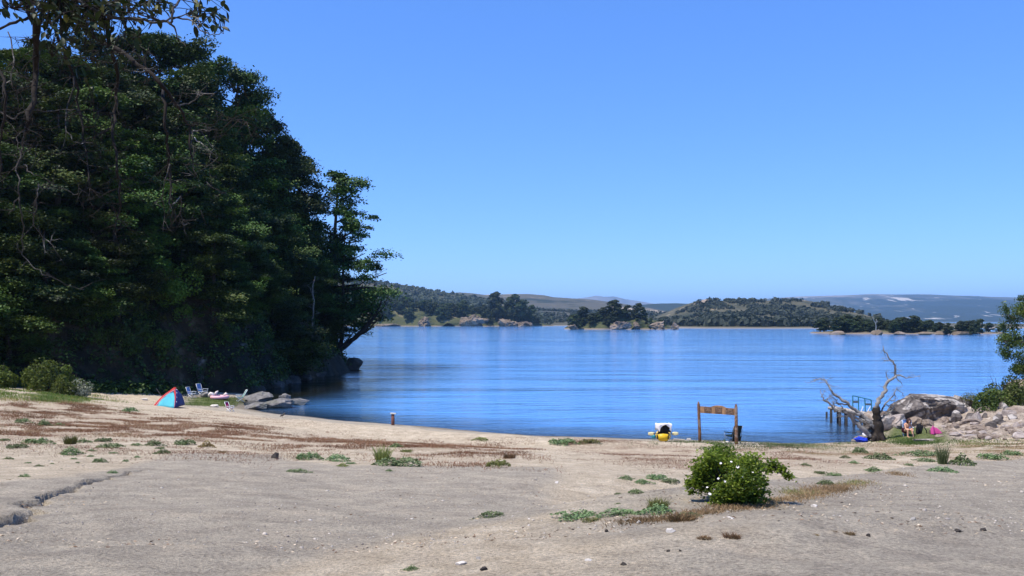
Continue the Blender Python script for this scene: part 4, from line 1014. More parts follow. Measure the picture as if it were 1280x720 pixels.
pd = empty('paddle', p_+Vector((0, -.06, .40)), R(3)); pd.scale = (.8, 1, .9); tag(pd, 'pale yellow double paddle lying across the end of the kayak', 'paddle')
mb = MB(); mb.tube([Vector((-.62, 0, .0)), Vector((.62, 0, -.02))], .018, 8); mb.build('shaft', M['black'], pd, True)
for sx in (-1, 1):
    mb = MB(); mb.sheet([[Vector((sx*(.55+.38*i/5), .02, z*(.065+.03*math.sin(math.pi*min(1, i/4.6)))-.01)) for z in (-1, -.4, .4, 1)] for i in range(6)], .018); mb.build('blade', M['blade'], pd, True)
tb = MB(); me = rockmesh('drybag', (.26, .4, .28), 123, sub=3, rough=.08, cuts=1, fine=.02); o = link('dry_bag', me, M['turq_bag']); o.location = p_+Vector((-.46, .1, .27)); tag(o, 'small turquoise bag hanging at the left side of the kayak', 'bag')
q = at(849, 551.5); mb = MB(); mb.box(Vector((0, 0, .07)), (.62, .18, .10), Matrix.Rotation(.06, 3, 'Y'), 0, .02); o = mb.build('driftwood', M['deck']); o.location = q; o.rotation_euler = (0, 0, R(-10)); tag(o, 'short bleached plank on the sand right of the kayak', 'driftwood')
q = at(861, 551.5); mb = MB(); mb.box(Vector((0, 0, .05)), (.22, .2, .2), None, 0, .03); o = mb.build('pale_block', M['white_stone']); o.location = q; tag(o, 'small pale block on the sand between kayak and sign frame', 'stone')

pl_, pr_ = at(875, 551.5), at(920.5, 557)
pl_ = Vector((pl_.x, (pl_.y+pr_.y)/2+.6, 0)); pl_.x = (875-CX)/F*pl_.y; pr_ = Vector((0, pl_.y-1.2, 0)); pr_.x = (920.5-CX)/F*pr_.y
sg = empty('sign_frame', (pl_.x, pl_.y, G(pl_.x, pl_.y))); tag(sg, 'rustic log frame with a carved wooden board across its top, facing the lake', 'sign')
o0 = sg.location; dz_r = G(pr_.x, pr_.y)-o0.z
zt_l = px(874, 502, pl_.y).z-o0.z; zt_r = px(920, 505, pr_.y).z-o0.z
Lr = pr_-Vector((o0.x, o0.y, 0)); Lr.z = 0
sl = pl_.y/F
rnd = random.Random(55)
def logpost(base, ztop, r, nm, leanx):
    mb = MB(); pts = [base+Vector((0, 0, -.4)), base+Vector((leanx*.2, 0, ztop*.25)), base+Vector((leanx*.6, 0, ztop*.6)), base+Vector((leanx*.9, 0, ztop*.93)), base+Vector((leanx, 0, ztop))]
    mb.tube(pts, [r*.9, r*.84, r*.8, r*.75, r*.3], 10); return mb.build(nm, M['sign_wood'], sg, True)
logpost(Vector((0, 0, 0)), zt_l, .095, 'post', -2*sl)
logpost(Lr+Vector((0, 0, dz_r)), zt_r-dz_r, .10, 'post', -.5*sl)
ax = (Lr - Vector((0, 0, 0))); Lb = ax.length; axn = ax.normalized(); nrm = Vector((axn.y, -axn.x, 0))
zb0 = px(880, 516, pl_.y).z-o0.z; zh = 8.5*sl
# board: arched middle, as one profile extruded
prof = [(0.0, 0), (Lb, 0.0)]; top = []
for i in range(25):
    t = i/24; x = t*Lb; hgt = zh*(.95+.32*math.exp(-((t-.52)/.17)**4)*.9); top.append((x, hgt))
pf = [(x, z) for x, z in prof] + top[::-1]
V = [axn*x+nrm*(.03)+Vector((0, 0, zb0+z)) for x, z in pf] + [axn*x-nrm*(.03)+Vector((0, 0, zb0+z)) for x, z in pf]; n = len(pf)
mb = MB(); mb.add(V, [list(range(n)), list(range(n, 2*n))[::-1]] + [[i, n+i, n+(i+1) % n, (i+1) % n] for i in range(n)]); mb.build('board', M['board_wood'], sg)
for (a0, a1, k) in ((.13, .33, 0), (.43, .62, 1), (.72, .93, 2)):
    mb = MB(); cx = axn*(Lb*(a0+a1)/2)+nrm*.04; w_ = Lb*(a1-a0); rotz = Matrix.Rotation(math.atan2(axn.y, axn.x), 3, 'Z'); zc_ = zb0+zh*(.50+.06*(k == 1))
    mb.box(cx+Vector((0, 0, zc_)), (w_, .03, zh*.84), rotz, 0, .006); pn = mb.build('carved_panel', M['panel_dark'], sg)
    mb = MB()
    for j in range(15):
        a = rnd.uniform(0, 3.14); Ls = rnd.uniform(.04, .10); c_ = cx+axn*rnd.uniform(-.4, .4)*w_+nrm*.018+Vector((0, 0, zc_+rnd.uniform(-.3, .3)*zh))
        d_ = (axn*math.cos(a)+Vector((0, 0, math.sin(a))))*Ls*.5
        mb.tube([c_-d_, c_+nrm*.004+d_*.3+Vector((0, 0, .012)), c_+d_], .011, 5)
    mb.build('carving', M['carving'], pn, True)
# camp chair behind the right post, its back to the beach
q = at(916, 555.5); q = Vector((q.x, q.y+1.0, 0)); q.x = (916-CX)/F*q.y; q.z = G(q.x, q.y); s = q.y/F
cc = empty('camp_chair', q, R(28)); tag(cc, 'dark green folding camp chair beside the right post of the sign frame', 'camp chair')
mb = MB(); mb.sheet([[Vector((x*.29, -.22-.10*i/6*1.6, .40+.55*i/6+.03*(1-abs(x))*(i == 6))) for x in (-1, -.5, 0, .5, 1)] for i in range(7)], .02); mb.sheet([[Vector((x*.29, -.235-.10*i/3, .16+.24*i/3)) for x in (-1, 0, 1)] for i in range(4)], .015); mb.build('backrest', M['dark_green'], cc, True)
mb = MB(); mb.sheet([[Vector((x*.28, -.22+.46*i/5, .40+.04*i/5-.03*math.sin(math.pi*i/5))) for x in (-1, -.5, 0, .5, 1)] for i in range(6)], .03); mb.build('seat', M['dark_green'], cc, True)
for sx in (-1, 1):
    mb = MB(); mb.tube([Vector((sx*.30, -.33, .62)), Vector((sx*.33, -.02, .60)), Vector((sx*.33, .27, .60))], [.02, .03, .025], 6); mb.build('armrest', M['dark_green'], cc, True)
    mb = MB(); mb.tube([Vector((sx*.33, .25, .60)), Vector((sx*.30, .22, .0))], .012, 6); mb.tube([Vector((sx*.30, -.40, .95)), Vector((sx*.29, -.24, 0))], .012, 6); mb.build('leg', M['steel'], cc, True)
for (a_, b_) in (((-.3, .22, .02), (.3, .22, .40)), ((.3, .22, .02), (-.3, .22, .40)), ((-.3, -.24, .02), (-.3, .22, .4)), ((.3, -.24, .02), (.3, .22, .4))):
    mb = MB(); mb.tube([Vector(a_), Vector(b_)], .010, 6); mb.build('brace', M['steel'], cc, True)
mb = MB(); d0 = at(911, 556)
o = mb.tube([Vector((-.3, 0, .04)), Vector((0, .05, .06)), Vector((.26, .2, .20))], [.05, .06, .04], 8).build('driftwood', M['white_stone'], None, True); o.location = Vector((q.x-.35, q.y-.35, G(q.x-.35, q.y-.35))); tag(o, 'short white driftwood piece under the camp chair', 'driftwood')

# ------------------------------------------------------------------ right hand shore
# big boulder and its neighbours
def rk(u, row, y, w_px, top_row, mat, seed, label, deep=.8, cat='boulder', name='boulder', zb=None, rz=0.0, **kw):
    s = y/F; x = (u-CX)*s; zb = px(u, row, y).z if zb is None else zb; zt = px(u, top_row, y).z; h = zt-zb
    return rock(name, x, y+w_px*s*deep*.25, zb+h*.42, (w_px*s*1.18, w_px*s*deep, h*1.35), mat, seed, label, None, rz, cat, **kw)
rk(1168, 531, 56.5, 92, 488, M['boulder'], 301, 'huge weathered brown boulder with pale patches at the water behind the sitting person', .8, sub=6, rough=.3, cuts=7, fine=.07)
rk(1134, 528, 54.5, 46, 501, M['boulder'], 302, 'dark overhanging left flank of boulder behind the dead tree', .8, sub=5, rough=.3, cuts=8)
rk(1212, 530, 57.5, 44, 492, M['boulder'], 303, 'steep brown rock between the huge boulder and the green shrub', .8, sub=5, rough=.35, cuts=10)
rk(1232, 535, 55.5, 34, 503, M['pale_rock'], 304, 'pale angular rock below the green shrub', .8, sub=5, rough=.35, cuts=11)
rk(1262, 540, 56, 64, 505, M['pink_rock'], 305, 'pinkish rock slope below the green shrub at the right edge', .8, sub=5, rough=.3, cuts=10)
rk(1292, 545, 60, 70, 474, M['pink_rock'], 306, 'tall pinkish rock at the right edge behind the shrub', .7, sub=5, rough=.3, cuts=9)
sl_ = [(1109, 536, 26, 521, 'pale slab leaning at the right of the dead tree'), (1124, 533, 26, 518, 'whitish rock just behind the head of the sitting person'), (1147, 533, 24, 521, 'pale block between the sitting person and the pink towel'), (1186, 537, 30, 523, 'pinkish slab right of the pink towel'), (1203, 541, 26, 529, 'flat cream slab at the foot of the rocks'),
       (1222, 543, 30, 529, 'low pinkish rock under the pale angular rock'), (1087, 541, 22, 527, 'brown rock at the water between jetty and dead tree'), (1075, 546, 20, 538, 'dark low rock in the water below the jetty'), (1100, 530, 30, 513, 'reddish boulder under the land end of the jetty'), (1240, 549, 26, 537, 'low pale rock at the grass edge on the right'),
       (1162, 534, 20, 523, 'small pale rock behind the pink towel'), (1268, 549, 30, 535, 'reddish rock low at the right edge'), (1196, 530, 20, 515, 'grey blocky rock at the base of the huge boulder')]
for i, (u, r, w, tr_, lab) in enumerate(sl_):
    mt_ = M['pink_rock'] if ('pink' in lab or 'red' in lab) else (M['shore_rock'] if 'dark' in lab else (M['boulder'] if ('brown' in lab or 'grey' in lab) else M['pale_rock']))
    rk(u, r, 53.2+.25*(i % 5)+(1.2 if u < 1104 and r < 542 else 0), w, tr_, mt_, 320+i, lab, .75, 'rock', 'rock', sub=4, cuts=10, rough=.33, rz=(i*1.1) % 3)
rr = random.Random(9)
for k in range(80):
    u = rr.uniform(1172, 1278); r = rr.uniform(528, 547)+ (u-1180)*.02; q = at(u, r+3); w = .18+.75*rr.random()**2.2
    rock('loose_rock', q.x, q.y, q.z+w*.12, (w, w*rr.uniform(.6, 1), w*rr.uniform(.4, .7)), M[rr.choice(['pink_rock', 'pale_rock', 'pink_rock'])], 400+k, 'loose pinkish stone in the scree at the foot of the right hand rocks', 'loose stones of the right hand scree', rr.uniform(0, 3), 'stone', sub=2, cuts=8)
for k in range(26):
    u = rr.uniform(1188, 1276); r = rr.uniform(512, 540); q = at(u, r); w = .5+1.1*rr.random()**1.6
    rock('bank_rock', q.x, q.y, q.z+w*.10, (w, w*rr.uniform(.6, .95), w*rr.uniform(.5, .85)), M[rr.choice(['pink_rock', 'pale_rock', 'boulder', 'grey_rock'])], 440+k, 'angular rock in the jumble on the right hand bank below the green shrub', 'angular rocks of the right hand bank', rr.uniform(0, 3), 'rock', sub=3, cuts=12, rough=.35)
q = at(1155, 551); rock('flat_stone', q.x, q.y, q.z+.03, (1.9, .7, .22), M['pale_rock'], 340, 'long flat pale stone lying in the grass in front of the pink towel', None, R(8), 'stone', sub=4, cuts=6)
q = at(1225, 545); rock('flat_stone', q.x, q.y, q.z+.03, (1.7, .6, .22), M['pale_rock'], 341, 'long flat cream stone at the grass edge on the right', None, R(12), 'stone', sub=4, cuts=6)
# jetty
yj = 57.0; s = yj/F
jt = empty('jetty', ((1046-CX)*s, yj, 0)); tag(jt, 'small bleached wooden jetty with turquoise railing and dark piles', 'jetty'); o0 = jt.location
dk = [px(1046, 511.5, yj)-o0, px(1101, 521.5, yj-.6)-o0]
mb = MB(); ax = dk[1]-dk[0]; nb = 22
for i in range(nb):
    c_ = dk[0]+ax*((i+.5)/nb)+Vector((0, .75, .06+rr.uniform(-.008, .008))); mb.box(c_, (ax.length/nb-.02, 1.9, .06), Matrix.Rotation(math.atan2(ax.y, ax.x), 3, 'Z'), 0, .006)
mb.build('deck', M['deck'], jt)
for dy_ in (-.16, 1.6):
    mb = MB(); mb.tube([dk[0]+Vector((0, dy_, -.07)), dk[1]+Vector((0, dy_, -.07))], .11, 6); mb.build('beam', M['deck'], jt)
for f, dd in ((.05, -.12), (.06, 1.5), (.2, -.12), (.22, 1.5), (.37, -.12), (.40, 1.5), (.52, -.12)):
    c_ = dk[0]+ax*f+Vector((0, dd, 0)); mb = MB(); mb.tube([c_+Vector((0, 0, -.08)), c_+Vector((.03, 0, -3.0))], [.085, .10], 8); mb.build('pile', M['pile'], jt, True)
rp = [(1066, 494.5), (1073, 496.2), (1081, 498), (1089, 499.8)]
for k, (u, r) in enumerate(rp):
    tp_ = px(u, r, yj+.9)-o0; f = (tp_.x-dk[0].x)/ax.x; bz = dk[0].z+ax.z*f; mb = MB(); mb.tube([Vector((tp_.x+.02*k, tp_.y, bz-.02)), tp_], .035, 6); mb.build('rail_post', M['turq'], jt)
mb = MB(); mb.tube([px(u, r, yj+.9)-o0 for u, r in rp], .035, 6); mb.build('rail', M['turq'], jt)
for (u0, u1, r) in ((1066, 1073, 502), (1081, 1089, 505)):
    a_ = px(u0, r, yj+.9)-o0; b_ = px(u1, r+.8, yj+.9)-o0; mb = MB(); mb.box((a_+b_)/2, ((b_-a_).length, .05, .13), None, 0, .008); mb.build('rail_board', M['railpanel'], jt)
for u0, u1 in ((1079, 1076), (1088, 1084)):
    mb = MB(); mb.tube([px(u0, 508, yj+.9)-o0, px(u1, 515.5, yj+.9)-o0], .03, 6); mb.build('rail_brace', M['white_paint'], jt)
x, y = W0(1033, 523); o = MB().tube([Vector((0, 0, -1.5)), Vector((.02, 0, .45))], .07, 8).build('mooring_pole', M['pile'], None, True); o.location = (x, y, 0); tag(o, 'short dark pole sticking out of the water left of the jetty', 'pole')

# dead tree
rnd = random.Random(77); yd = at(1096, 551).y
p_ = px(1096, 551, yd); p_.z = G(p_.x, p_.y); dt = empty('dead_tree', p_); tag(dt, 'weathered dead tree with twisted bare limbs beside the jetty', 'dead tree'); o0 = dt.location
t = MB(); a = branch_px(t, [(1097, 555), (1096.5, 545), (1097, 535), (1096.5, 524), (1095.5, 515), (1095, 509)], yd, .40, .17, rnd, 12, .1, 3, .06)
V_ = t.V
t.V = [(v[0]+(.10*mnoise.noise(Vector(v)*3.1))*1.0, v[1]+.08*mnoise.noise(Vector(v)*2.7), v[2]) for v in V_]
local(t, o0).build('trunk', M['dead_trunk'], dt, True)
for k in range(5):
    a_ = k*1.3; t = MB(); t.tube([Vector((.2*math.cos(a_), .2*math.sin(a_), .4)), Vector((.4*math.cos(a_), .4*math.sin(a_), .12)), Vector((.7*math.cos(a_), .7*math.sin(a_), -.1))], [.16, .11, .04], 7); t.build('root', M['dead_trunk'], dt, True)
LB = [([(1095, 513), (1095.5, 505), (1100, 497), (1106, 490), (1108.5, 480), (1113, 475), (1121, 469.5), (1119, 460), (1116.5, 451), (1109, 444.5), (1104.5, 440), (1103.5, 432)], .15, .02, 12, .35),
      ([(1121, 469.5), (1128, 470), (1133, 473), (1139, 472), (1149, 469)], .055, .012, 6, .3), ([(1112, 476), (1109.5, 471), (1109, 466)], .05, .015, 3, .2), ([(1116.5, 452), (1110, 451), (1103, 449.5)], .04, .01, 3, .2), ([(1121, 471), (1126, 477), (1130, 482)], .035, .01, 3, .2),
      ([(1097, 536), (1088, 527), (1078, 518), (1066, 510.5), (1057, 502), (1046, 495), (1040, 489), (1036, 481), (1033, 475.5), (1027, 473.5), (1018, 475)], .15, .02, 10, .5), ([(1027, 473.5), (1021, 474), (1016, 477), (1010, 480)], .02, .006, 6, .2),
      ([(1093, 546), (1083, 540), (1074, 533), (1066, 523), (1059, 516), (1050, 513), (1043, 514), (1039, 507), (1033, 501.5), (1028, 500.5), (1026.5, 493), (1025.5, 487)], .17, .02, 12, .5), ([(1043, 513), (1042.5, 506), (1041.5, 501)], .05, .02, 2, .2), ([(1031, 501), (1036, 497.5), (1041, 494)], .035, .012, 3, .2), ([(1027, 497), (1030, 492), (1034, 488)], .03, .008, 3, .2),
      ([(1088, 528), (1076, 524), (1064, 521), (1054, 520), (1047, 518)], .09, .02, 6, .4), ([(1082, 531), (1072, 524), (1062, 519), (1052, 508), (1046, 504)], .08, .02, 6, .4), ([(1060, 506), (1050, 505), (1043, 498), (1036, 494)], .05, .012, 5, .35), ([(1074, 518), (1068, 517), (1060, 514), (1052, 512)], .10, .05, 4, .4), ([(1092, 535), (1085, 530), (1079, 521)], .10, .04, 3, .3),
      ([(1098, 519), (1104, 510), (1109, 502), (1114, 495), (1118, 488), (1120.5, 484)], .075, .015, 9, .4), ([(1119, 487), (1124, 490), (1128, 495)], .025, .008, 3, .2), ([(1110, 500), (1116, 500), (1118.5, 495), (1117, 490)], .03, .008, 4, .2),
      ([(1099, 526), (1106, 519), (1113, 515), (1118, 508), (1123, 502.5)], .08, .02, 5, .35), ([(1107, 505), (1112, 508), (1117, 507)], .04, .015, 3, .2)]
for pix, r0, r1, nt_, Lt in LB:
    t = MB(); a = branch_px(t, pix, yd, r0*.86, r1*.9, rnd, 8, .25, 3, .13); twigs(t, a, rnd, int(nt_*1.5), Lt*1.1, max(.012, r1*.75), 0, 1, .3)
    local(t, o0).build('limb', M['dead_wood'], dt, True)
q = at(1078, 553); me = rockmesh('blue_cloth', (.95, .6, .34), 351, sub=4, rough=.5, cuts=4, fine=.2); o = link('blue_cloth', me, M['bluetarp']); o.location = q+Vector((0, .1, .08)); tag(o, 'crumpled bright blue cloth on the ground at the foot of the dead tree', 'cloth')
q = at(1082, 547.5); me = rockmesh('white_bag', (.22, .2, .24), 352, sub=3, rough=.2, cuts=3); o = link('white_bag', me, M['white_cloth']); o.location = q+Vector((.05, .3, .16)); tag(o, 'small white bag against the left of the dead tree trunk', 'bag')

# ------------------------------------------------------------------ sitting person
def fuse(name, mb, mat, parent, vox, smooth_it=6, loc=None):
    tmp = bpy.data.objects.new('tmp_body', nmesh('tmp_body', mb.V, mb.F)); col.objects.link(tmp)
    r_ = tmp.modifiers.new('r', 'REMESH'); r_.mode = 'VOXEL'; r_.voxel_size = vox; r_.use_smooth_shade = True
    s_ = tmp.modifiers.new('s', 'SMOOTH'); s_.iterations = smooth_it; s_.factor = .5
    dg = bpy.context.evaluated_depsgraph_get(); me = bpy.data.meshes.new_from_object(tmp.evaluated_get(dg)); me.name = name
    me.materials.clear(); bpy.data.objects.remove(tmp)
    return link(name, me, mat, parent, loc)
def ball(mb, c, r, sc=(1, 1, 1), n=3):
    bm = bmesh.new(); bmesh.ops.create_icosphere(bm, subdivisions=n, radius=r); bmesh.ops.scale(bm, vec=sc, verts=bm.verts); bmesh.ops.translate(bm, vec=c, verts=bm.verts); mb.addbm(bm)
p_ = at(1134, 546.5); pe = empty('person', p_, R(12)); tag(pe, 'person in dark red swimwear sitting bent forward on a low chair before the rocks', 'person')
b_ = MB()   # local -y looks to the camera
hip, chest, neck = Vector((0, .22, .36)), Vector((.01, .02, .66)), Vector((-.01, -.10, .80))
b_.tube([hip+Vector((0, .06, -.06)), hip, hip.lerp(chest, .45), chest, chest.lerp(neck, .6)], [.13, .155, .135, .15, .10], 16)
for sx in (-1, 1): b_.tube([chest+Vector((sx*.02, 0, .05)), chest+Vector((sx*.17, -.03, .06))], [.10, .065], 12)
b_.tube([chest.lerp(neck, .6), neck, neck+Vector((-.01, -.05, .06))], [.08, .055, .055], 12)
hc = neck+Vector((-.02, -.08, .14)); ball(b_, hc, .095, (.86, 1.0, 1.15)); ball(b_, hc+Vector((0, -.055, -.05)), .055, (.9, .9, 1.1))
ball(b_, hc+Vector((0, -.105, -.02)), .018, (.8, 1.2, 1.2), 2)
for sx in (-1, 1): ball(b_, hc+Vector((sx*.083, .0, -.01)), .022, (.5, .8, 1.3), 2)
for sx in (-1, 1):
    h0 = Vector((sx*.09, .18, .34)); kn = Vector((sx*.13, -.26, .46)); an = Vector((sx*.12+(-.03 if sx < 0 else 0), -.30-.05*sx, .07)); toe = an+Vector((sx*.02, -.19, -.045))
    b_.tube([h0, h0.lerp(kn, .5), kn], [.10, .085, .062], 12); b_.tube([kn, kn.lerp(an, .3)+Vector((0, .015, 0)), an.lerp(kn, .15), an], [.060, .058, .038, .036], 12)
    b_.tube([an+Vector((0, .05, -.03)), an+Vector((0, -.05, -.03)), toe], [.036, .036, .022], 10)
    shd = chest+Vector((sx*.18, -.03, .06)); el = Vector((sx*.20, -.16, .44)) if sx < 0 else Vector((sx*.22, -.14, .43)); wr = Vector((sx*.09, -.34, .47))
    b_.tube([shd, shd.lerp(el, .5), el], [.060, .048, .040], 12); b_.tube([el, el.lerp(wr, .4), wr], [.042, .040, .027], 12)
    pm = wr+Vector((-sx*.035, -.055, -.035)); b_.tube([wr, pm], [.027, .036], 10)
    for k in range(4):
        off = Vector((sx*(.028-.018*k), 0, .012-.006*k)); f0 = pm+off; ln = (.055, .068, .072, .060)[3-k]
        b_.tube([f0, f0+Vector((-sx*.01, -ln*.5, -.018)), f0+Vector((-sx*.012, -ln*.75, -.05-ln*.25))], [.0105, .0095, .008], 8)
    b_.tube([wr+Vector((-sx*.03, -.02, -.01)), wr+Vector((-sx*.06, -.05, .012)), wr+Vector((-sx*.065, -.085, 0))], [.014, .012, .009], 8)
fuse('body', b_, M['skin'], pe, .0085, 5)
h_ = MB(); ball(h_, hc+Vector((0, .018, .022)), .108, (.92, 1.0, 1.12)); h_.tube([hc+Vector((.0, .09, .02)), hc+Vector((.0, .11, -.10)), hc+Vector((.02, .09, -.2))], [.085, .08, .04], 10)
for sx in (-1, 1): h_.tube([hc+Vector((sx*.07, -.03, .06)), hc+Vector((sx*.10, -.03, -.06)), hc+Vector((sx*.09, -.01, -.16))], [.04, .04, .02], 8)
h_.tube([hc+Vector((0, -.07, .09)), hc+Vector((-.04, -.105, .05))], [.035, .012], 8)
hr_ = fuse('hair', h_, M['hair'], pe, .011, 3)
for sx in (-1, 1):
    e = MB(); ball(e, hc+Vector((sx*.033, -.098, .008)), .011, n=2); e.build('eye', M['black'], pe, True)
e = MB(); e.tube([hc+Vector((-.024, -.108, -.062)), hc+Vector((0, -.116, -.064)), hc+Vector((.024, -.108, -.062))], [.004, .008, .004], 6); e.build('mouth', M['swim'], pe, True)
t = MB(); t.tube([hip+Vector((0, .06, -.08)), hip+Vector((0, 0, -.01)), hip.lerp(chest, .3)], [.15, .172, .158], 16)
for sx in (-1, 1): t.tube([Vector((sx*.09, .18, .34)), Vector((sx*.105, .02, .385))], [.118, .105], 12)
fuse('swim_shorts', t, M['swim'], pe, .014, 3)
beach_chair('low_chair', p_+Vector((.16, .26, 0)), R(-14), .86, M['blue_cloth'], M['white_paint'], 'low blue beach chair under the sitting person', None, .35)
# dark bag / pink towel
q = at(1152, 545); bg = empty('backpack', q); tag(bg, 'dark rucksack standing on the grass between the person and the pink towel', 'bag')
link('bag_body', rockmesh('bag_body', (.46, .36, .72), 361, sub=4, rough=.18, cuts=4), M['black'], bg, (0, .2, .30)); mb = MB(); mb.tube([Vector((-.16, .0, .5)), Vector((-.32, -.05, .46)), Vector((-.30, -.05, .3))], .03, 6); mb.tube([Vector((.14, 0, .5)), Vector((.25, -.05, .3)), Vector((.3, 0, .1))], .03, 6); mb.build('strap', M['black'], bg, True)
q = at(1171, 545); g = []
for i in range(11):
    t = i/10; g.append([Vector(((k/10-.5)*1.0*(.35+.65*(1-t)**.8)+.12*t*(t < 2)*(-.5), .45*t-.12*math.sin(k*.9), .10+.52*math.sin(min(1, t*1.15)*math.pi/2)*(1-.35*abs(k/10-.42)*2)+.03*math.sin(k*2.1+t*5))) for k in range(11)])
o = MB().sheet(g, .015).build('towel', M['pinktowel'], None, True); o.location = q; o.scale = (.68, .8, .85); tag(o, 'bright pink towel draped over a low rock right of the rucksack', 'towel')
rock('rock', q.x+.02, q.y+.34, q.z+.12, (.6, .4, .6), M['pink_rock'], 362, 'small rock under the pink towel', None, 0, 'rock', sub=3)
# shrub and tree at the right edge
shrub('shrub', 1236, 520, 56.5, 3.4, 2.1, 'spreading green shrub on the rocks at the right edge', M['right_leaf'], 61, n=3600, ls=.15, zb=px(1236, 520, 56.5).z, stems=True)
shrub('shrub', 1258, 516, 57.0, 3.2, 2.9, 'taller green shrub top rising behind the spreading one at the right edge', M['right_leaf'], 62, n=3600, ls=.15, zb=px(1258, 514, 57).z)
shrub('shrub', 1212, 503, 57.0, 1.2, .6, 'small olive cushion on top of the rocks left of the green shrub', M['herb_yellow'], 63, n=500, ls=.08, zb=px(1212, 501, 57).z, stems=False)
def shore_tree(u, y, lobes, label):
    x = (u-CX)/F*y; zb = G(x, y); t = empty('shore_tree', (x, y, zb)); tag(t, label, 'tree')
    rg = np.random.default_rng(66); rnd = random.Random(66); tr = MB(); C = []; N = []; T = []
    top = px(u, 360, y)-Vector((x, y, zb)); tp = wiggle((0, 0, -.2), top, 6, .1, rnd); tr.tube(tp, [.2, .17, .14, .11, .08, .05, .02], 8)
    for (lu, lr, w, n) in lobes:
        c = px(lu, lr, y)-Vector((x, y, zb)); c.y += rnd.uniform(-.8, .8); rr_ = w*y/F
        j = min(range(len(tp)), key=lambda k_: abs(tp[k_].z-(c.z-.5))); tr.tube(wiggle(tp[j], c, 4, .18, rnd), [.06, .045, .03, .02, .01], 5)
        for q in range(7):
            e_ = c+Vector((rnd.gauss(0, 1), rnd.gauss(0, 1), rnd.gauss(0, .8))).normalized()*rr_*rnd.uniform(.4, 1.0); tr.tube(wiggle(c, e_, 2, .2, rnd), [.015, .012, .005], 4)
            m_ = int(n*1.9)//7; C.append(np.array(e_)+rg.normal(0, rr_*.26, (m_, 3))); N.append(rg.normal(0, .6, (m_, 3))+np.array([0, 0, .8])); T.append(np.clip(rnd.uniform(.15, .9)+rg.normal(0, .15, m_), 0, 1))
    C = np.concatenate(C); V, Fq = quads(C, np.concatenate(N), np.full(len(C), .13), .55, rg)
    tr.build('trunk', M['bark_grey'], t, True); link('crown', nmesh('crown', V, Fq, False, {'tint': np.repeat(np.concatenate(T), 4)}), M['right_leaf'], t)
shore_tree(1306, 58, [(1277, 392, 12, 420), (1266, 402, 11, 420), (1258, 388, 9, 200), (1283, 375, 9, 260), (1270, 420, 15, 700), (1262, 440, 13, 560), (1278, 445, 16, 800), (1256, 428, 10, 320), (1290, 430, 18, 900), (1270, 460, 12, 460), (1285, 462, 13, 560), (1300, 400, 20, 1100), (1320, 420, 24, 1200), (1330, 390, 22, 1000), (1310, 370, 16, 600), (1345, 440, 22, 900), (1290, 385, 12, 420)], 'green tree with loose foliage cut by the right edge of the view')

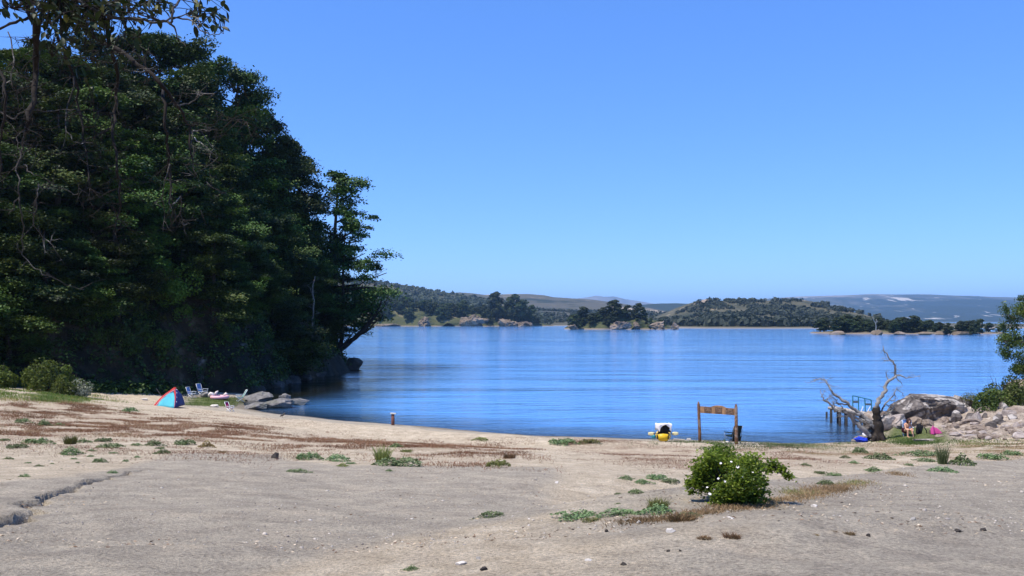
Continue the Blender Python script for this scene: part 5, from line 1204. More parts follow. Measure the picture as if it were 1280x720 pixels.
# ------------------------------------------------------------------ wild rose
def rose():
    p0 = at(908, 629); s = p0.y/F; t = empty('rose_bush', p0); t.scale = (1, 1, .92); tag(t, 'bright green wild rose bush with white flowers on the sand', 'bush')
    rg = np.random.default_rng(71); rnd = random.Random(71)
    lobes = [(882, 568, 10, 230), (895, 571, 13, 420), (912, 570, 13, 420), (930, 570, 13, 380), (940, 578, 11, 300), (880, 585, 12, 360), (895, 588, 16, 640), (915, 588, 18, 760), (933, 590, 14, 480), (872, 599, 10, 300), (886, 605, 14, 480), (905, 606, 18, 760), (925, 606, 17, 680), (943, 605, 12, 380),
             (864, 607, 6, 130), (866, 616, 4, 60), (898, 620, 13, 480), (914, 621, 14, 480), (932, 617, 12, 360), (948, 614, 9, 240), (958, 604, 6, 110), (907, 579, 13, 420), (906, 594, 15, 520), (917, 577, 12, 360), (900, 600, 14, 420), (912, 612, 13, 380), (955, 580, 9, 150), (965, 577, 8, 170), (974, 581, 7, 130), (981, 588, 6, 100), (987, 593, 4, 40), (950, 588, 6, 80)]
    C = []; N = []; T = []; st = MB(); tips = []
    for lu, lr, w, n in lobes:
        c = px(lu, lr, p0.y)-p0; dep = max(.1, .62-abs(lu-912)/120); c.y += rnd.uniform(-dep, dep); r_ = w*s
        b0 = Vector((rnd.uniform(-.12, .12), rnd.uniform(-.12, .12), -.03)); top = c*.55+Vector((0, 0, abs(c.x)*.25+.12)); pts = [b0, b0.lerp(top, .5)+Vector((0, 0, .05)), top, c]
        st.tube(pts, [.013, .011, .008, .004], 5)
        for q in range(4):
            e_ = c+Vector((rnd.gauss(0, 1), rnd.gauss(0, 1), rnd.gauss(0, .8))).normalized()*r_*rnd.uniform(.5, 1.1); st.tube(wiggle(c, e_, 2, .2, rnd), [.005, .004, .002], 4); tips.append(e_)
            m_ = int(n*1.5)//4; cc = np.array(c.lerp(e_, .6))+rg.normal(0, 1, (m_, 3))*r_*np.array([.50, .50, .44]); C.append(cc); N.append(rg.normal(0, .6, (m_, 3))+np.array([0, 0, .8])); T.append(np.clip(rnd.uniform(.15, .85)+rg.normal(0, .14, m_), 0, 1))
    C = np.concatenate(C); C[:, 2] = np.maximum(C[:, 2], .01)
    V, Fq = quads(C, np.concatenate(N), np.full(len(C), .040), .62, rg)
    link('stems', nmesh('stems', st.V, st.F, True), M['bark_dark'], t); link('foliage', nmesh('foliage', V, Fq, False, {'tint': np.repeat(np.concatenate(T), 4)}), M['rose_leaf'], t)
    fm = MB()
    for k in range(5):
        a = 2*math.pi*k/5; u_ = Vector((math.cos(a), math.sin(a), 0)); v_ = Vector((-math.sin(a), math.cos(a), 0))
        fm.add([Vector((0, 0, 0)), u_*.022+v_*.016+Vector((0, 0, .006)), u_*.036+v_*.006+Vector((0, 0, .012)), u_*.034-v_*.008+Vector((0, 0, .012)), u_*.022-v_*.016+Vector((0, 0, .006))], [[0, 1, 2], [0, 2, 3], [0, 3, 4]])
    fme = nmesh('flower', fm.V, fm.F, True); cm = MB(); ball(cm, Vector((0, 0, .008)), .009, (1, 1, .5), 1); cme = nmesh('flower_centre', cm.V, cm.F, True)
    for u, r in ((901, 574), (914, 572), (922, 578.5), (941, 586), (898, 594.5), (906, 598), (884, 606.5), (887, 615.5), (931, 608.5), (928, 593)):
        c = px(u, r, p0.y-.62+.25*rnd.random())-p0; f = link('flower', fme, M['petal'], t, c); f.rotation_euler = (R(50+rnd.uniform(-25, 25)), rnd.uniform(-.4, .4), rnd.uniform(-.7, .7)); sc = rnd.uniform(.34, .55); f.scale = (sc, sc, sc); link('flower_centre', cme, M['stamen'], f)
rose()

# ------------------------------------------------------------------ herbs and tufts on the sand, one thing each
def tuft_mesh(seed, kind):
    """unit tuft: about 1 m wide; scaled per plant"""
    rg = np.random.default_rng(seed)
    if kind == 'mat':       # low cushion of small leaves
        n = 620; a = rg.uniform(0, 6.28, n); r = .5*np.sqrt(rg.uniform(0, 1, n))*(1+.3*np.sin(3*a+seed)+.2*np.sin(5*a)); z = .24*(1-(r/.62)**2).clip(0)*rg.uniform(.25, 1.0, n)*(1+.35*np.sin(9*r+seed))
        C = np.stack([r*np.cos(a), r*np.sin(a), z+.01], 1); N = np.stack([rg.normal(0, .6, n), rg.normal(0, .6, n), np.full(n, .8)], 1)
        V, Fq = quads(C, N, np.full(n, .085), .5, rg); T = np.repeat(np.clip(rg.normal(.45, .22, n)+.3*(z/.24-.5), 0, 1), 4); return nmesh('herb', V, Fq, False, {'tint': T})
    n = 260; a = rg.uniform(0, 6.28, n); r = .34*np.sqrt(rg.uniform(0, 1, n)); b0 = np.stack([r*np.cos(a), r*np.sin(a), np.zeros(n)], 1)
    lean = rg.normal(0, .32, (n, 2)) + np.stack([np.cos(a), np.sin(a)], 1)*.35; Lh = (.75 if kind == 'tall' else .42)*rg.uniform(.4, 1.1, n)
    tip = b0 + np.stack([lean[:, 0]*Lh, lean[:, 1]*Lh, Lh], 1); md = (b0+tip)/2 + np.stack([-lean[:, 0]*Lh*.12, -lean[:, 1]*Lh*.12, Lh*.08], 1)
    w = rg.normal(size=(n, 3)); w[:, 2] *= .1; w /= np.linalg.norm(w, axis=1, keepdims=True); w *= .016
    V = np.stack([b0-w, b0+w, md+w*.9, md-w*.9, tip], 1).reshape(-1, 3); i = np.arange(n)*5
    return nmesh('tuft', V, [np.stack([i, i+1, i+2, i+3], 1), np.stack([i+3, i+2, i+4], 1)], False, {'tint': np.repeat(np.clip(rg.normal(.5, .25, n), 0, 1), 5)})
TM = {'mat': [tuft_mesh(500+i, 'mat') for i in range(5)], 'tuft': [tuft_mesh(510+i, 'tuft') for i in range(3)], 'tall': [tuft_mesh(520+i, 'tall') for i in range(3)]}
_cnt = 0
def plant(u, row, w, mat, label, kind='mat', hz=1.0, name='herb_cushion', group='low herbs on the beach'):
    global _cnt
    p_ = at(u, row+1.0); sc = w*p_.y/F*1.22; _cnt += 1
    ms = TM[kind][_cnt % len(TM[kind])]
    key = ms.name+mat
    me = _mc.get(key)
    if me is None: me = ms.copy(); me.materials.append(M[mat]); _mc[key] = me
    o = bpy.data.objects.new(name, me); col.objects.link(o); o.location = p_-Vector((0, 0, .01)); o.scale = (sc, sc*random.Random(_cnt).uniform(.9, 1.3), sc*hz); o.rotation_euler = (0, 0, _cnt*1.9)
    tag(o, label, 'plant', group); return o
_mc = {}
SM = 'small grey green herb tuft on the bare sand of the left slope'
for u, r, w, mat, lab, kind, hz in [
    (162, 514, 15, 'herb', 'round dark green cushion alone on the sand left of the shelter', 'mat', 1.3), (28, 528, 17, 'herb', 'grey green cushion at the top of the left slope near the frame edge', 'mat', 1), (55, 531, 14, 'herb', 'pointed green tuft in the red sorrel at top left', 'mat', 1.5), (73, 531, 14, 'herb', 'flat herb right of the pointed tuft in the sorrel at top left', 'mat', .7),
    (20, 559, 20, 'herb', 'wide grey green cushion near the left frame edge on cream sand', 'mat', 1), (45, 554, 24, 'herb', 'long cushion between the edge cushion and the yellow tuft on the left slope', 'mat', 1), (88, 554, 16, 'herb_yellow', 'upright yellow green tuft among the herbs of the left slope', 'tuft', 1.5), (88, 567, 23, 'herb', 'broad green cushion directly below the upright yellow green tuft', 'mat', 1.1),
    (104, 552, 15, 'herb', 'cushion just right of the upright yellow green tuft', 'mat', 1), (130, 551, 17, 'herb', 'pale green cushion midway on the left slope below the sorrel', 'mat', 1.1), (137, 559, 24, 'herb', 'spreading low cushion below the pale green one on the left slope', 'mat', .8), (170, 556, 12, 'herb', 'small cushion left of the pair of herbs under the sorrel edge', 'mat', .8),
    (192, 556, 20, 'herb', 'upper cushion of the herb pair under the sorrel edge', 'mat', 1), (203, 566, 19, 'herb', 'lower cushion of the herb pair under the sorrel edge', 'mat', .9), (230, 555, 21, 'herb', 'rounded cushion below the densest red sorrel', 'mat', 1.2), (124, 577, 13, 'herb', 'dark compact tuft at the edge of the grey track on the left', 'mat', 1.4),
    (157, 576, 7, 'herb', SM, 'mat', 1.3), (171, 571, 8, 'herb', SM, 'mat', 1), (48, 582, 9, 'herb', SM, 'mat', 1), (35, 578, 7, 'herb', SM, 'mat', 1), (65, 579, 5, 'herb', SM, 'mat', 1.2), (97, 578, 5, 'herb', SM, 'mat', 1.2), (113, 570, 8, 'herb', SM, 'mat', 1), (10, 573, 11, 'herb', SM, 'mat', .9), (4, 550, 12, 'herb', SM, 'mat', 1), (141, 566, 8, 'herb', SM, 'mat', 1), (92, 573, 8, 'herb', SM, 'mat', .8), (77, 586, 5, 'herb', SM, 'mat', 1), (114, 563, 9, 'herb', SM, 'mat', 1), (200, 560, 10, 'herb', SM, 'mat', 1), (10, 600, 8, 'herb_dry', SM, 'mat', 1),
    (30, 597, 14, 'herb', 'lone green tuft on cream sand above the dark erosion gully', 'mat', 1.2), (140, 592, 15, 'herb', 'green cushion on grey ground beside the thin end of the erosion gully', 'mat', 1), (258, 558, 15, 'herb_dry', 'reddish brown dome of a plant at the right end of the sorrel', 'mat', 1.5), (278, 565, 9, 'herb_dry', 'small brown plant right of the reddish dome', 'mat', 1),
    (385, 574, 26, 'herb', 'blue green cushion in the hollow left of centre', 'mat', 1.2), (371, 589, 23, 'herb', 'thin scattered green mat on the sand below the blue green cushion', 'mat', .5), (421, 575, 28, 'herb', 'long low cushion right of the blue green one', 'mat', .8), (428, 582, 13, 'herb_yellow', 'small yellowish cushion below the long low one', 'mat', 1), (438, 579, 11, 'herb', 'small cushion right of the yellowish one in the hollow', 'mat', .9),
    (498, 581, 50, 'herb', 'widest dark green mat in front of the brown sorrel bank', 'mat', .6), (478, 577, 17, 'herb_yellow', 'tall yellow green stems at the left end of the widest mat', 'tall', 1.4), (486, 588, 9, 'herb', 'tiny cushion on the sand under the widest mat', 'mat', 1), (495, 558, 15, 'herb', 'green tuft on top of the sorrel bank in line with the reddish post', 'mat', 1), (508, 564, 13, 'herb_yellow', 'yellowish tuft on the sorrel bank', 'mat', 1),
    (622, 583, 23, 'herb_yellow', 'olive mound at the right corner of the sorrel bank', 'mat', 1.3), (637, 572, 15, 'herb_dry', 'brown grassy tuft above the olive mound', 'tuft', .9), (616, 645, 35, 'herb', 'grey green mat alone on the grey track in the centre', 'mat', .55), (515, 711, 18, 'herb', 'small green tuft at the bottom edge of the view', 'mat', 1),
    (703, 554, 28, 'herb', 'grassy green hummock on the little dune by the shore', 'mat', .9), (737, 553, 22, 'herb_yellow', 'flat olive tuft right of the grassy hummock by the shore', 'mat', .7), (601, 549, 13, 'herb_yellow', 'dry tuft on the beach crest left of the little dune', 'mat', .8),
    (782, 598, 16, 'herb', 'left cushion of the four in a row on the sand before the rose', 'mat', .9), (802, 603, 17, 'herb', 'second cushion from the left in the row before the rose', 'mat', .9), (821, 598, 25, 'herb', 'largest cushion of the row before the rose', 'mat', .9), (838, 602, 19, 'herb', 'right cushion of the row before the rose', 'mat', .8), (795, 616, 19, 'herb', 'cushion below the row before the rose', 'mat', .9), (773, 617, 10, 'herb', 'small cushion left of the one below the row', 'mat', .8), (773, 629, 9, 'herb', 'smallest cushion above the yellowish tufts left of the rose', 'mat', .8),
    (722, 646, 46, 'herb', 'wide low mat leftmost of the three along the track lip', 'mat', .6), (740, 650, 20, 'herb_yellow', 'olive end of the wide low mat along the track lip', 'mat', .7), (775, 642, 34, 'herb', 'middle mat of the three along the track lip', 'mat', .6), (822, 641, 37, 'herb', 'thick grey green cushion of the three along the track lip', 'mat', .9), (822, 634, 26, 'herb_yellow', 'yellow green stems rising from the thick cushion at the track lip', 'tuft', 1), (862, 645, 26, 'herb', 'green patch under the left side of the rose', 'mat', .7),
    (852, 650, 36, 'herb_dry', 'brown dry tuft in front of the rose on the track lip', 'tuft', .6), (880, 673, 20, 'herb_dry', 'dry straw tuft on the track below the rose, left one', 'tuft', .5), (915, 672, 21, 'herb_dry', 'dry straw tuft on the track below the rose, right one', 'tuft', .7), (1062, 667, 14, 'herb_dry', 'dry orange tuft on the grey track at right', 'tuft', .7), (1018, 668, 9, 'herb_dry', 'faint dry tuft left of the orange tuft on the track', 'tuft', .5), (1043, 664, 8, 'herb_dry', 'faint dry tuft between the orange tuft and its left neighbour', 'tuft', .6),
    (1075, 566, 17, 'herb', 'upright green tuft in the dry grass behind the rose', 'mat', 1.4), (1099, 573, 30, 'herb', 'long grey green cushion in front of the dead tree', 'mat', .7), (1092, 589, 21, 'herb', 'green cushion at the sandy edge of the right hand track', 'mat', .9), (1026, 591, 14, 'herb', 'left cushion on the sand right of the rose', 'mat', .9), (1043, 594, 17, 'herb', 'middle cushion on the sand right of the rose', 'mat', .8), (1032, 605, 16, 'herb', 'cushion with a tall stem close to the grass lip right of the rose', 'mat', 1.2), (1007, 581, 10, 'herb', 'small cushion above the three right of the rose', 'mat', 1), (989, 596, 12, 'herb', 'low herb under the tip of the arching rose branch', 'mat', .7),
    (1153, 569, 38, 'herb', 'wide blue green mat below the pink towel', 'mat', .6), (1157, 576, 21, 'herb', 'small mat under the wide blue green one', 'mat', .6), (1178, 579, 13, 'herb', 'single tall leafy stalk on the right hand grass', 'tall', 2.2), (1178, 588, 26, 'herb', 'green mat round the foot of the tall leafy stalk', 'mat', .6), (1203, 580, 24, 'herb', 'bushy upright plant right of the tall leafy stalk', 'mat', 1.7), (1240, 573, 28, 'herb', 'grey green clump near the right edge in the dry grass', 'mat', .9), (1266, 568, 20, 'herb', 'rightmost green clump in the dry grass', 'mat', .9), (1136, 581, 11, 'herb', 'small cushion between the wide mat and the sandy edge', 'mat', .8), (1057, 572, 11, 'herb', 'small cushion left of the long one before the dead tree', 'mat', 1), (1067, 578, 11, 'herb', 'small dark cushion under the upright tuft behind the rose', 'mat', 1)]:
    plant(u, r, w, mat, lab, kind, hz, 'herb_cushion' if kind == 'mat' else 'grass_tuft')

# ------------------------------------------------------------------ ground cover nobody could count
def blades(pts, hgt, wid, rg, lean=.35):
    n = len(pts); Lh = hgt*rg.uniform(.45, 1.15, n); ln = rg.normal(0, lean, (n, 2)); tip = pts+np.stack([ln[:, 0]*Lh, ln[:, 1]*Lh, Lh], 1)
    w = rg.normal(size=(n, 3)); w[:, 2] *= .1; w /= np.linalg.norm(w, axis=1, keepdims=True); w *= (wid*.5)
    md = pts*.45+tip*.55; V = np.stack([pts-w, pts+w, md+w*.8, md-w*.8, tip], 1).reshape(-1, 3); i = np.arange(n)*5
    return V, i
def cover(name, pix, n, hgt, wid, mat, label, seed, tint=.5, clump=.0, lean=.35, thr=-.2, nsc=.9, soft=9.0):
    rg = np.random.default_rng(seed); Ps = []
    for poly_, k in zip(pix, n):
        pg = np.array([(q.x, q.y) for q in (at(u, r) for u, r in poly_)]); lo = pg.min(0); hi = pg.max(0); mg = .12*(hi-lo); lo = lo-mg; hi = hi+mg; got = 0; it = 0
        while got < k and it < 60:
            it += 1
            x = rg.uniform(lo[0], hi[0], k*2); y = rg.uniform(lo[1], hi[1], k*2); ok = (sdist(x, y, pg)+rg.normal(0, .12, len(x))*min((hi-lo).min(), soft) > 0) & (fbm(x*nsc+seed, y*nsc, 3)+rg.normal(0, .15, len(x)) > thr) & (sdist(x, y, SH) > .25)
            x = x[ok][:k-got]; y = y[ok][:k-got]; Ps.append(np.stack([x, y, ground(x, y)-.01], 1)); got += len(x)
    Ps = np.concatenate(Ps); V, i = blades(Ps, hgt, wid, rg, lean)
    t = np.clip(tint+.5*fbm(Ps[:, 0]*.8, Ps[:, 1]*.8, 2)+rg.normal(0, .15, len(Ps)), 0, 1)
    o = link(name, nmesh(name, V, [np.stack([i, i+1, i+2, i+3], 1), np.stack([i+3, i+2, i+4], 1)], False, {'tint': np.repeat(t, 5)}), M[mat]); tag(o, label, 'ground cover', None, 'stuff'); return o
cover('sorrel', RED[:2], [46000, 20000], .09, .014, 'sorrel', 'dry red sorrel covering the sand on the left and middle of the beach', 81, .5, thr=.07, lean=.9, nsc=.75)
cover('sorrel', [RED[2], [(640, 548), (700, 552), (760, 552), (690, 558)], [(180, 505), (300, 520), (480, 548), (440, 552), (300, 530), (200, 515)], [(-10, 520), (200, 545), (340, 560), (640, 585), (400, 580), (100, 570), (-10, 560)]], [16000, 2000, 4500, 9000], .06, .012, 'sorrel', 'sparse dry sorrel on the sand around the sign frame', 82, .6, thr=.1, lean=.9, nsc=.7)
cover('dry_grass', [RED[3], RED[4], [(380, 555), (520, 552), (640, 565), (640, 578), (520, 572)], [(1200, 552), (1290, 545), (1290, 570), (1200, 562)], [(-10, 495), (110, 500), (200, 515), (60, 520), (-10, 515)]], [26000, 9000, 4000, 9000, 5000], .05, .009, 'strawgrass', 'dry straw coloured grass along the right hand bank and the track lip', 83, .6, thr=.0, lean=.8, nsc=.7, soft=1.2)
cover('grass', [[(60, 488), (110, 492), (135, 502), (30, 502), (20, 492)], [(0, 488), (30, 490), (20, 500), (-20, 500)]], [6500, 1500], .16, .018, 'grass', 'yellowish green grass at the foot of the headland bushes', 84, .75, thr=-.2)
cover('grass', [GREEN[1]], [6000], .10, .016, 'grass', 'short green grass under the folding chairs on the left', 85, .3, thr=-.6)
cover('grass', [GREEN[0], [(1180, 552), (1240, 540), (1280, 545), (1280, 556), (1190, 558)]], [9000, 2500], .10, .016, 'grass', 'short green grass under the sitting person and the pink towel', 86, .2, thr=-.6)
cover('grass', [[(835, 553), (880, 551), (1000, 555), (1060, 555), (1000, 561), (900, 562), (815, 559)]], [5200], .13, .018, 'herb', 'wild green grass in a strip along the beach crest at the sign frame', 87, .4, thr=.05, lean=.7, nsc=.8)
# gravel and litter
def gravel(name, n, y0, y1, smin, smax, seed, label, mat):
    rg = np.random.default_rng(seed); bm = bmesh.new(); bmesh.ops.create_icosphere(bm, subdivisions=1, radius=.5); tv = np.array([v.co[:] for v in bm.verts]); bm.verts.ensure_lookup_table(); tf = np.array([[v.index for v in f.verts] for f in bm.faces]); bm.free()
    y = y0*(y1/y0)**(rg.uniform(0, 1, n)**.85); x = rg.uniform(-.64, .64, n)*y; ok = (fbm(x*.5+seed, y*.5, 3)+rg.normal(0, .5, n) > -.1) & (sdist(x, y, SH) > .5); x = x[ok]; y = y[ok]; n = len(x); z = ground(x, y)
    s = (smin*(smax/smin)**(rg.uniform(0, 1, n)**2.2)); a = rg.uniform(0, 6.28, n); asp = rg.uniform(.55, 1, n); fl_ = rg.uniform(.35, .7, n)
    t = tv[None]*(1+.22*rg.normal(size=(n, len(tv), 1))); t = t*np.stack([s, s*asp, s*fl_], 1)[:, None]
    X = t[..., 0]*np.cos(a)[:, None]-t[..., 1]*np.sin(a)[:, None]; Y = t[..., 0]*np.sin(a)[:, None]+t[..., 1]*np.cos(a)[:, None]
    V = np.stack([X+x[:, None], Y+y[:, None], t[..., 2]+(z+s*fl_*.12)[:, None]], -1).reshape(-1, 3); Fq = (tf[None]+(np.arange(n)*len(tv))[:, None, None]).reshape(-1, 3)
    o = link(name, nmesh(name, V, Fq, False, {'tint': np.repeat(rg.uniform(0, 1, n), len(tv))}), M[mat]); tag(o, label, 'gravel', None, 'stuff')
m, nt, b = newmat('gravel_stone'); M['gravelmat'] = m
nt.links.new(ramp(nt, attr(nt, 'tint'), [(0, (.13, .11, .09)), (.2, (.28, .25, .22)), (.6, (.40, .35, .29)), (1, (.54, .485, .41))]), b.inputs['Base Color'])
gravel('gravel', 15000, 8.3, 42, .010, .035, 91, 'fine pale gravel scattered over the sand and the track', 'gravelmat')
gravel('gravel', 260, 8.5, 24, .03, .08, 92, 'coarser pebbles scattered over the foreground track', 'gravelmat')
def litter(n, seed):
    rg = np.random.default_rng(seed); y = 8.3*(32/8.3)**rg.uniform(0, 1, n); x = rg.uniform(-.64, .64, n)*y; ok = fbm(x*.45+3, y*.6, 4)+rg.normal(0, .45, n) > .3; x = x[ok]; y = y[ok]; n = len(x)
    C = np.stack([x, y, ground(x, y)+.008], 1); V, Fq = quads(C, np.stack([rg.normal(0, .25, n), rg.normal(0, .25, n), np.ones(n)], 1), np.full(n, .036), .35, rg, .6)
    o = link('plant_litter', nmesh('plant_litter', V, Fq, False, {'tint': np.repeat(rg.uniform(0, 1, n), 4)}), M['litter']); tag(o, 'bleached straw and leaf litter drifted over the foreground sand', 'litter', None, 'stuff')
m, nt, b = newmat('straw_litter'); M['litter'] = m
nt.links.new(ramp(nt, attr(nt, 'tint'), [(0, (.08, .05, .03)), (.3, (.22, .14, .085)), (.55, (.46, .36, .24)), (1, (.60, .50, .37))]), b.inputs['Base Color'])
litter(16000, 93)
# single stones one can point to
for k, (u, r, w, h, mt, lab) in enumerate([(577, 706, 13, 5, 'white_stone', 'pale flat stone lying near the bottom edge in the centre'), (605, 713, 12, 5, 'dark_stone', 'dark stone at the bottom edge right of the pale flat one'), (598, 699, 8, 4, 'grey_stone', 'grey stone above the pale and the dark stone at the bottom edge'), (838, 666, 11, 6, 'white_stone', 'cream rounded stone on the track below the rose'),
    (844, 650, 9, 4, 'white_stone', 'whitish stone at the track lip left of the rose'), (798, 654, 7, 5, 'white_stone', 'small pale stone below the thick herb cushion'), (785, 651, 8, 4, 'grey_stone', 'small grey stone below the middle mat'), (1018, 634, 8, 4, 'white_stone', 'bright white stone on the track right of the rose'), (696, 604, 6, 3, 'white_stone', 'single white stone on the cream sand in the centre'), (914, 649, 7, 3, 'white_stone', 'pale reddish stone on the track under the rose'),
    (1197, 665, 11, 4, 'dark_stone', 'left of two dark flat clods on the right track'), (1230, 664, 11, 4, 'dark_stone', 'right of two dark flat clods on the right track'), (758, 665, 6, 4, 'dark_stone', 'small dark stone on the track left of the cream stone'), (345, 573, 14, 9, 'dark_stone', 'dark brown clod at the left end of the hollow'), (780, 707, 8, 4, 'dark_stone', 'dark pebble near the bottom edge below the rose'), (835, 690, 6, 3, 'dark_stone', 'dark pebble left of the pair on the lower track'), (850, 690, 5, 3, 'dark_stone', 'dark pebble right of the pair on the lower track'),
    (735, 702, 9, 3, 'white_stone', 'white flake of stone on the litter at the bottom'), (1142, 650, 8, 4, 'grey_stone', 'reddish grey stone above the two dark clods'), (1085, 670, 7, 4, 'dark_stone', 'dark stone right of the dry orange tuft')]):
    p_ = at(u, r); s = p_.y/F; rock('stone', p_.x, p_.y, p_.z+h*s*.22, (w*s*1.15, w*s*.8, h*s*1.3), M[mt], 700+k, lab, None, k*.9, 'stone', sub=3, cuts=6)

# ------------------------------------------------------------------ the tree the photographer stands under
def overhang():
    bx_, by_ = -4.6, 2.6; t = empty('overhanging_tree', (bx_, by_, G(bx_, by_))); tag(t, 'near tree whose leafy and bare branches hang into the top left corner', 'tree'); o0 = t.location
    rnd = random.Random(88); rg = np.random.default_rng(88)
    tr = MB(); trunk = wiggle((0, 0, -.3), (.5, .3, 6.5), 7, .06, rnd); tr.tube(trunk, [.34, .27, .25, .23, .2, .17, .13, .08], 12)
    def lw(u, row, y): return px(u, row, y)-o0
    tb = MB(); tl = MB(); tw = tl
    limbs = [  # thick dark limbs: (points u,row), distance, r0, r1
        ([(-190, -260), (-60, -120), (20, -20), (36, 6), (46, 30), (47, 60), (45, 90), (42, 118), (36, 150), (33, 165)], 4.6, .05, .012),
        ([(-150, -300), (0, -120), (40, -30), (70, 6), (100, 28), (122, 48), (155, 66), (182, 86), (203, 108), (222, 132), (238, 158), (241, 200)], 5.0, .045, .007),
        ([(100, -60), (118, -10), (133, 30), (141, 70), (147, 105), (142, 140), (140, 170), (146, 205), (150, 235), (149, 265), (144, 290)], 4.7, .022, .005),
        ([(20, -20), (60, 25), (80, 60), (92, 95), (100, 140), (108, 190), (112, 235)], 4.9, .02, .004),
        ([(60, -10), (110, 8), (140, 22), (172, 24), (200, 28), (213, 30), (216, 16), (222, 4), (228, -10)], 4.2, .014, .007),
        ([(213, 30), (220, 40), (224, 50), (232, 58)], 4.2, .007, .003),
        ([(200, 26), (222, 22), (240, 26), (250, 38), (262, 44), (274, 43), (279, 40)], 4.1, .007, .002), ([(216, 24), (232, 18), (246, 22), (252, 30)], 4.1, .005, .002),
        ([(-30, 45), (0, 36), (20, 28), (36, 22)], 4.8, .006, .012),
        ([(205, 110), (207, 130), (206, 160), (210, 185), (212, 215), (213, 245), (216, 265), (213, 285)], 5.0, .014, .004), ([(212, 205), (206, 225), (202, 248), (206, 268), (204, 290)], 5.0, .006, .002), ([(216, 255), (226, 245), (228, 275), (234, 296)], 5.0, .005, .002),
        ([(222, 132), (236, 130), (247, 122), (255, 117), (268, 117)], 5.0, .007, .003), ([(240, 165), (250, 162), (262, 164), (272, 162)], 5.0, .006, .002), ([(243, 172), (255, 182), (264, 190), (272, 197)], 5.0, .005, .002), ([(240, 165), (242, 185), (241, 205), (244, 222)], 5.0, .005, .002), ([(258, 227), (270, 236), (285, 244)], 5.0, .004, .002), ([(279, 150), (292, 148), (300, 149), (308, 152)], 5.1, .004, .002),
        ([(36, 150), (30, 172), (26, 190), (21, 207), (23, 232), (25, 246), (18, 258), (10, 268)], 4.6, .010, .003), ([(33, 165), (28, 164), (20, 172), (22, 184), (27, 190)], 4.6, .004, .002), ([(30, 190), (40, 184), (46, 182), (47, 178)], 4.6, .004, .002),
        ([(30, 206), (34, 214), (48, 219), (62, 227), (76, 235), (90, 241), (98, 242), (98, 230)], 4.6, .005, .002), ([(48, 230), (47, 246), (42, 262), (41, 282)], 4.6, .005, .002), ([(24, 246), (28, 270), (29, 290), (27, 318), (44, 336), (60, 344), (82, 356), (105, 362)], 4.6, .006, .002), ([(45, 250), (42, 282), (55, 298), (66, 307)], 4.7, .005, .002),
        ([(-20, 120), (0, 140), (14, 148), (30, 140), (36, 136), (55, 140), (76, 137), (95, 136), (120, 138), (141, 142)], 4.7, .008, .002), ([(92, 95), (85, 130), (82, 158), (90, 175), (100, 180), (108, 178)], 4.8, .006, .002),
        ([(-25, 60), (0, 90), (8, 120), (2, 160), (0, 190), (4, 230)], 4.5, .014, .005), ([(10, 40), (18, 75), (14, 100), (22, 120), (26, 140)], 4.7, .006, .002), ([(141, 65), (165, 66), (172, 60), (176, 55)], 4.6, .005, .002), ([(178, 64), (182, 75), (178, 90)], 4.6, .004, .0015), ([(150, 0), (175, 8), (200, -6)], 4.2, .008, .004)]
    for k, (pix, y, r0, r1) in enumerate(limbs):
        m_ = tb if (k < 4 or k in (8, 9, 27)) else tl
        pts = [lw(u, r, y+.12*math.sin(i*1.3+k)) for i, (u, r) in enumerate(pix)]; out = []
        for i in range(len(pts)-1):
            for q in range(3):
                v = pts[i].lerp(pts[i+1], q/3); out.append(v+(Vector((rnd.uniform(-1, 1), rnd.uniform(-1, 1), rnd.uniform(-1, 1)))*.06*(pts[i+1]-pts[i]).length if q else Vector()))
        out.append(pts[-1]); n = len(out)-1; m_.tube(out, [.7*(r0+(r1-r0)*(i/n)**.7)*rnd.uniform(.88, 1.15) for i in range(n+1)], 6)
        if k in (0, 1, 2, 3, 9, 17, 25, 27): twigs(tb, out, rnd, 26 if k < 4 else 11, .24, .0026, .35, 2, .3)
        elif k > 9: twigs(tw, out, rnd, 4, .14, .0022, .2, 1, .3)
        if k in (0, 1):
            j = min(range(len(trunk)), key=lambda q: abs(trunk[q].z-(out[0].z-.3))); tb.tube([trunk[j], trunk[j].lerp(out[0], .5)+Vector((0, 0, .1)), out[0]], [.09, .07, r0], 8)
    # more limbs of the crown above the view
    upper = []
    for k in range(16):
        a = k*2.4; j = 3+k % 5
        if math.sin(a) > .1: continue
        p1 = trunk[j]+Vector((math.cos(a), math.sin(a), rnd.uniform(.25, .8)))*rnd.uniform(2.2, 3.4); w_ = wiggle(trunk[j], p1, 5, .32, rnd); tb.tube(w_, [.09, .07, .055, .04, .025, .01], 7); upper.append(w_)
    # leaves
    C = []; Dv = []
    def spray(u, row, y, n, ru, rv):
        for _ in range(n):
            c = lw(u+rnd.gauss(0, ru), row+rnd.gauss(0, rv), y+rnd.gauss(0, .16)); C.append(c)
            Dv.append(Vector((rnd.gauss(0, .7)+.15, rnd.gauss(0, .7), rnd.gauss(-.35, .5))))
    for u, row, n, ru, rv in ((258, 6, 16, 9, 7), (264, 22, 16, 8, 8), (252, 34, 9, 6, 4), (245, 14, 8, 6, 6), (275, 18, 7, 4, 9), (185, 0, 40, 18, 6), (165, 16, 18, 12, 7), (140, 4, 75, 20, 9), (110, 10, 105, 22, 13), (85, 18, 100, 20, 14), (60, 4, 75, 20, 9), (200, 12, 14, 9, 6), (115, 40, 50, 20, 12), (90, 60, 20, 14, 12), (70, 40, 22, 14, 12), (130, 62, 14, 12, 8), (20, -4, 22, 14, 5), (4, 8, 7, 5, 6), (100, 85, 12, 16, 14), (155, 40, 12, 12, 6)): spray(u, row, 4.3, n, ru, rv)
    # each spray leaf hangs on a fine twig from the nearest limb
    bp = np.array([v[:] for v in tb.V + tl.V]); base_n = len(C)
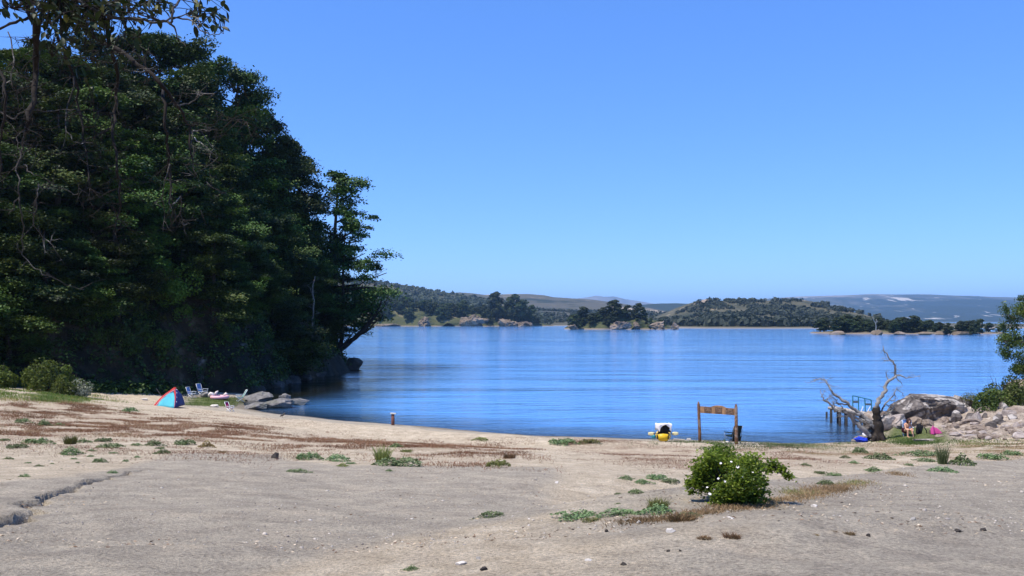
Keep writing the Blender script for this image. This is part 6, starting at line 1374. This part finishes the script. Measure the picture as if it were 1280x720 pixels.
    for c in C[:base_n]:
        if rnd.random() < .6:
            q = bp[np.argmin(((bp-np.array(c[:]))**2).sum(1))]; m_ = Vector(q).lerp(c, .5)+Vector((rnd.gauss(0, .02), rnd.gauss(0, .02), rnd.uniform(0, .04))); tb.tube([Vector(q), m_, c], [.0026, .002, .0012], 4)
    for w_ in upper:
        for _ in range(16):
            i_ = rnd.randrange(2, 6); p0 = w_[i_]; p1 = p0+Vector((rnd.gauss(0, .5), rnd.gauss(0, .5), rnd.gauss(.1, .35))); tg = wiggle(p0, p1, 4, .25, rnd)
            if p1.z+o0.z < 8.9 and p1.y+o0.y > 2.2: continue
            tb.tube(tg, [.012, .009, .006, .004, .002], 5)
            for _ in range(16):
                q = tg[rnd.randrange(2, 5)]+Vector((rnd.gauss(0, .03), rnd.gauss(0, .03), rnd.gauss(0, .03))); C.append(q); Dv.append(Vector((rnd.gauss(0, .7), rnd.gauss(0, .7), rnd.gauss(-.3, .5))))
    V = []; Fc = []; T = []
    for c, d in zip(C, Dv):
        d = d.normalized(); s_ = d.cross(Vector((rnd.gauss(0, .4), rnd.gauss(0, .4), 1))).normalized(); nn = s_.cross(d); L_ = rnd.uniform(.040, .064); w = L_*rnd.uniform(.19, .25); tt = min(1, max(0, rnd.gauss(.35, .2))) if rnd.random() > .03 else 1.0
        prof_ = ((0, .12), (.25, .8), (.5, 1), (.75, .72), (1, .02)); b0 = len(V)
        for f, ww in prof_:
            q = c+d*L_*f-nn*L_*.18*f*f; V += [q-s_*w*ww+nn*w*.35*ww, q, q+s_*w*ww+nn*w*.35*ww]; T += [tt]*3
        for i in range(4):
            a = b0+3*i; Fc += [[a, a+1, a+4, a+3], [a+1, a+2, a+5, a+4]]
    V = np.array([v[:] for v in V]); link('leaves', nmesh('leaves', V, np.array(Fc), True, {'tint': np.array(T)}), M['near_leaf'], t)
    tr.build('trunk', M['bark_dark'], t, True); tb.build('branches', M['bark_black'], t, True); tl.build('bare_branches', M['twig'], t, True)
overhang()

# ------------------------------------------------------------------ air
hz_ = MB(); hz_.box((0, 9200, 235), (41500, 20000, 490)); haze = hz_.build('haze', None)
m = bpy.data.materials.new('air'); m.use_nodes = True; nt = m.node_tree; nt.nodes.remove(nt.nodes['Principled BSDF'])
v = nt.nodes.new('ShaderNodeVolumePrincipled'); v.inputs['Color'].default_value = (.40, .68, 1.0, 1); v.inputs['Density'].default_value = 7.5e-5; v.inputs['Anisotropy'].default_value = .2
nt.links.new(v.outputs[0], nt.nodes['Material Output'].inputs['Volume']); haze.data.materials.append(m); haze['kind'] = 'stuff'

# ------------------------------------------------------------------ light, sky, camera
SUN_EL, SUN_AZ = R(64), R(-125)      # azimuth measured clockwise from the view direction (+y): the sun stands high over the left shoulder of the camera
sd = Vector((math.sin(SUN_AZ)*math.cos(SUN_EL), math.cos(SUN_AZ)*math.cos(SUN_EL), math.sin(SUN_EL)))
sl = bpy.data.lights.new('sun', 'SUN'); sl.energy = 5.0; sl.angle = R(.5); sl.color = (1.0, .93, .82)
so = bpy.data.objects.new('sun', sl); col.objects.link(so); so.rotation_euler = (-sd).to_track_quat('-Z', 'Y').to_euler(); so.location = (0, 0, 50)
w = bpy.data.worlds.new('World'); scene.world = w; w.use_nodes = True; nt = w.node_tree; bg = nt.nodes['Background']
sky = nt.nodes.new('ShaderNodeTexSky'); sky.sky_type = 'NISHITA'; sky.sun_disc = False; sky.sun_elevation = SUN_EL; sky.sun_rotation = SUN_AZ; sky.altitude = 3000; sky.air_density = 1.0; sky.dust_density = 0.0; sky.ozone_density = 4.0
hs = nt.nodes.new('ShaderNodeHueSaturation'); hs.inputs['Saturation'].default_value = 1.32
gm = nt.nodes.new('ShaderNodeGamma'); gm.inputs[1].default_value = .68; nt.links.new(sky.outputs[0], gm.inputs[0]); nt.links.new(gm.outputs[0], hs.inputs['Color'])
nt.links.new(mixc(nt, 1.0, hs.outputs[0], (1.28, 1.58, 2.3), 'MULTIPLY'), bg.inputs['Color']); bg.inputs['Strength'].default_value = .15
cam = bpy.data.cameras.new('camera'); cam.sensor_width = 36; cam.lens = F/1280*36; cam.shift_y = (HR-360)/1280; cam.clip_start = .05; cam.clip_end = 40000
co = bpy.data.objects.new('camera', cam); col.objects.link(co); co.location = (0, 0, H); co.rotation_euler = (R(90), 0, 0); scene.camera = co
scene.view_settings.view_transform = 'Standard'; scene.view_settings.look = 'None'; scene.view_settings.exposure = .32; scene.view_settings.gamma = 1; scene.view_settings.use_curve_mapping = False
scene.cycles.use_denoising = True
scene.cycles.max_bounces = 6; scene.cycles.diffuse_bounces = 2; scene.cycles.glossy_bounces = 2; scene.cycles.transmission_bounces = 4; scene.cycles.volume_bounces = 0; scene.cycles.transparent_max_bounces = 4
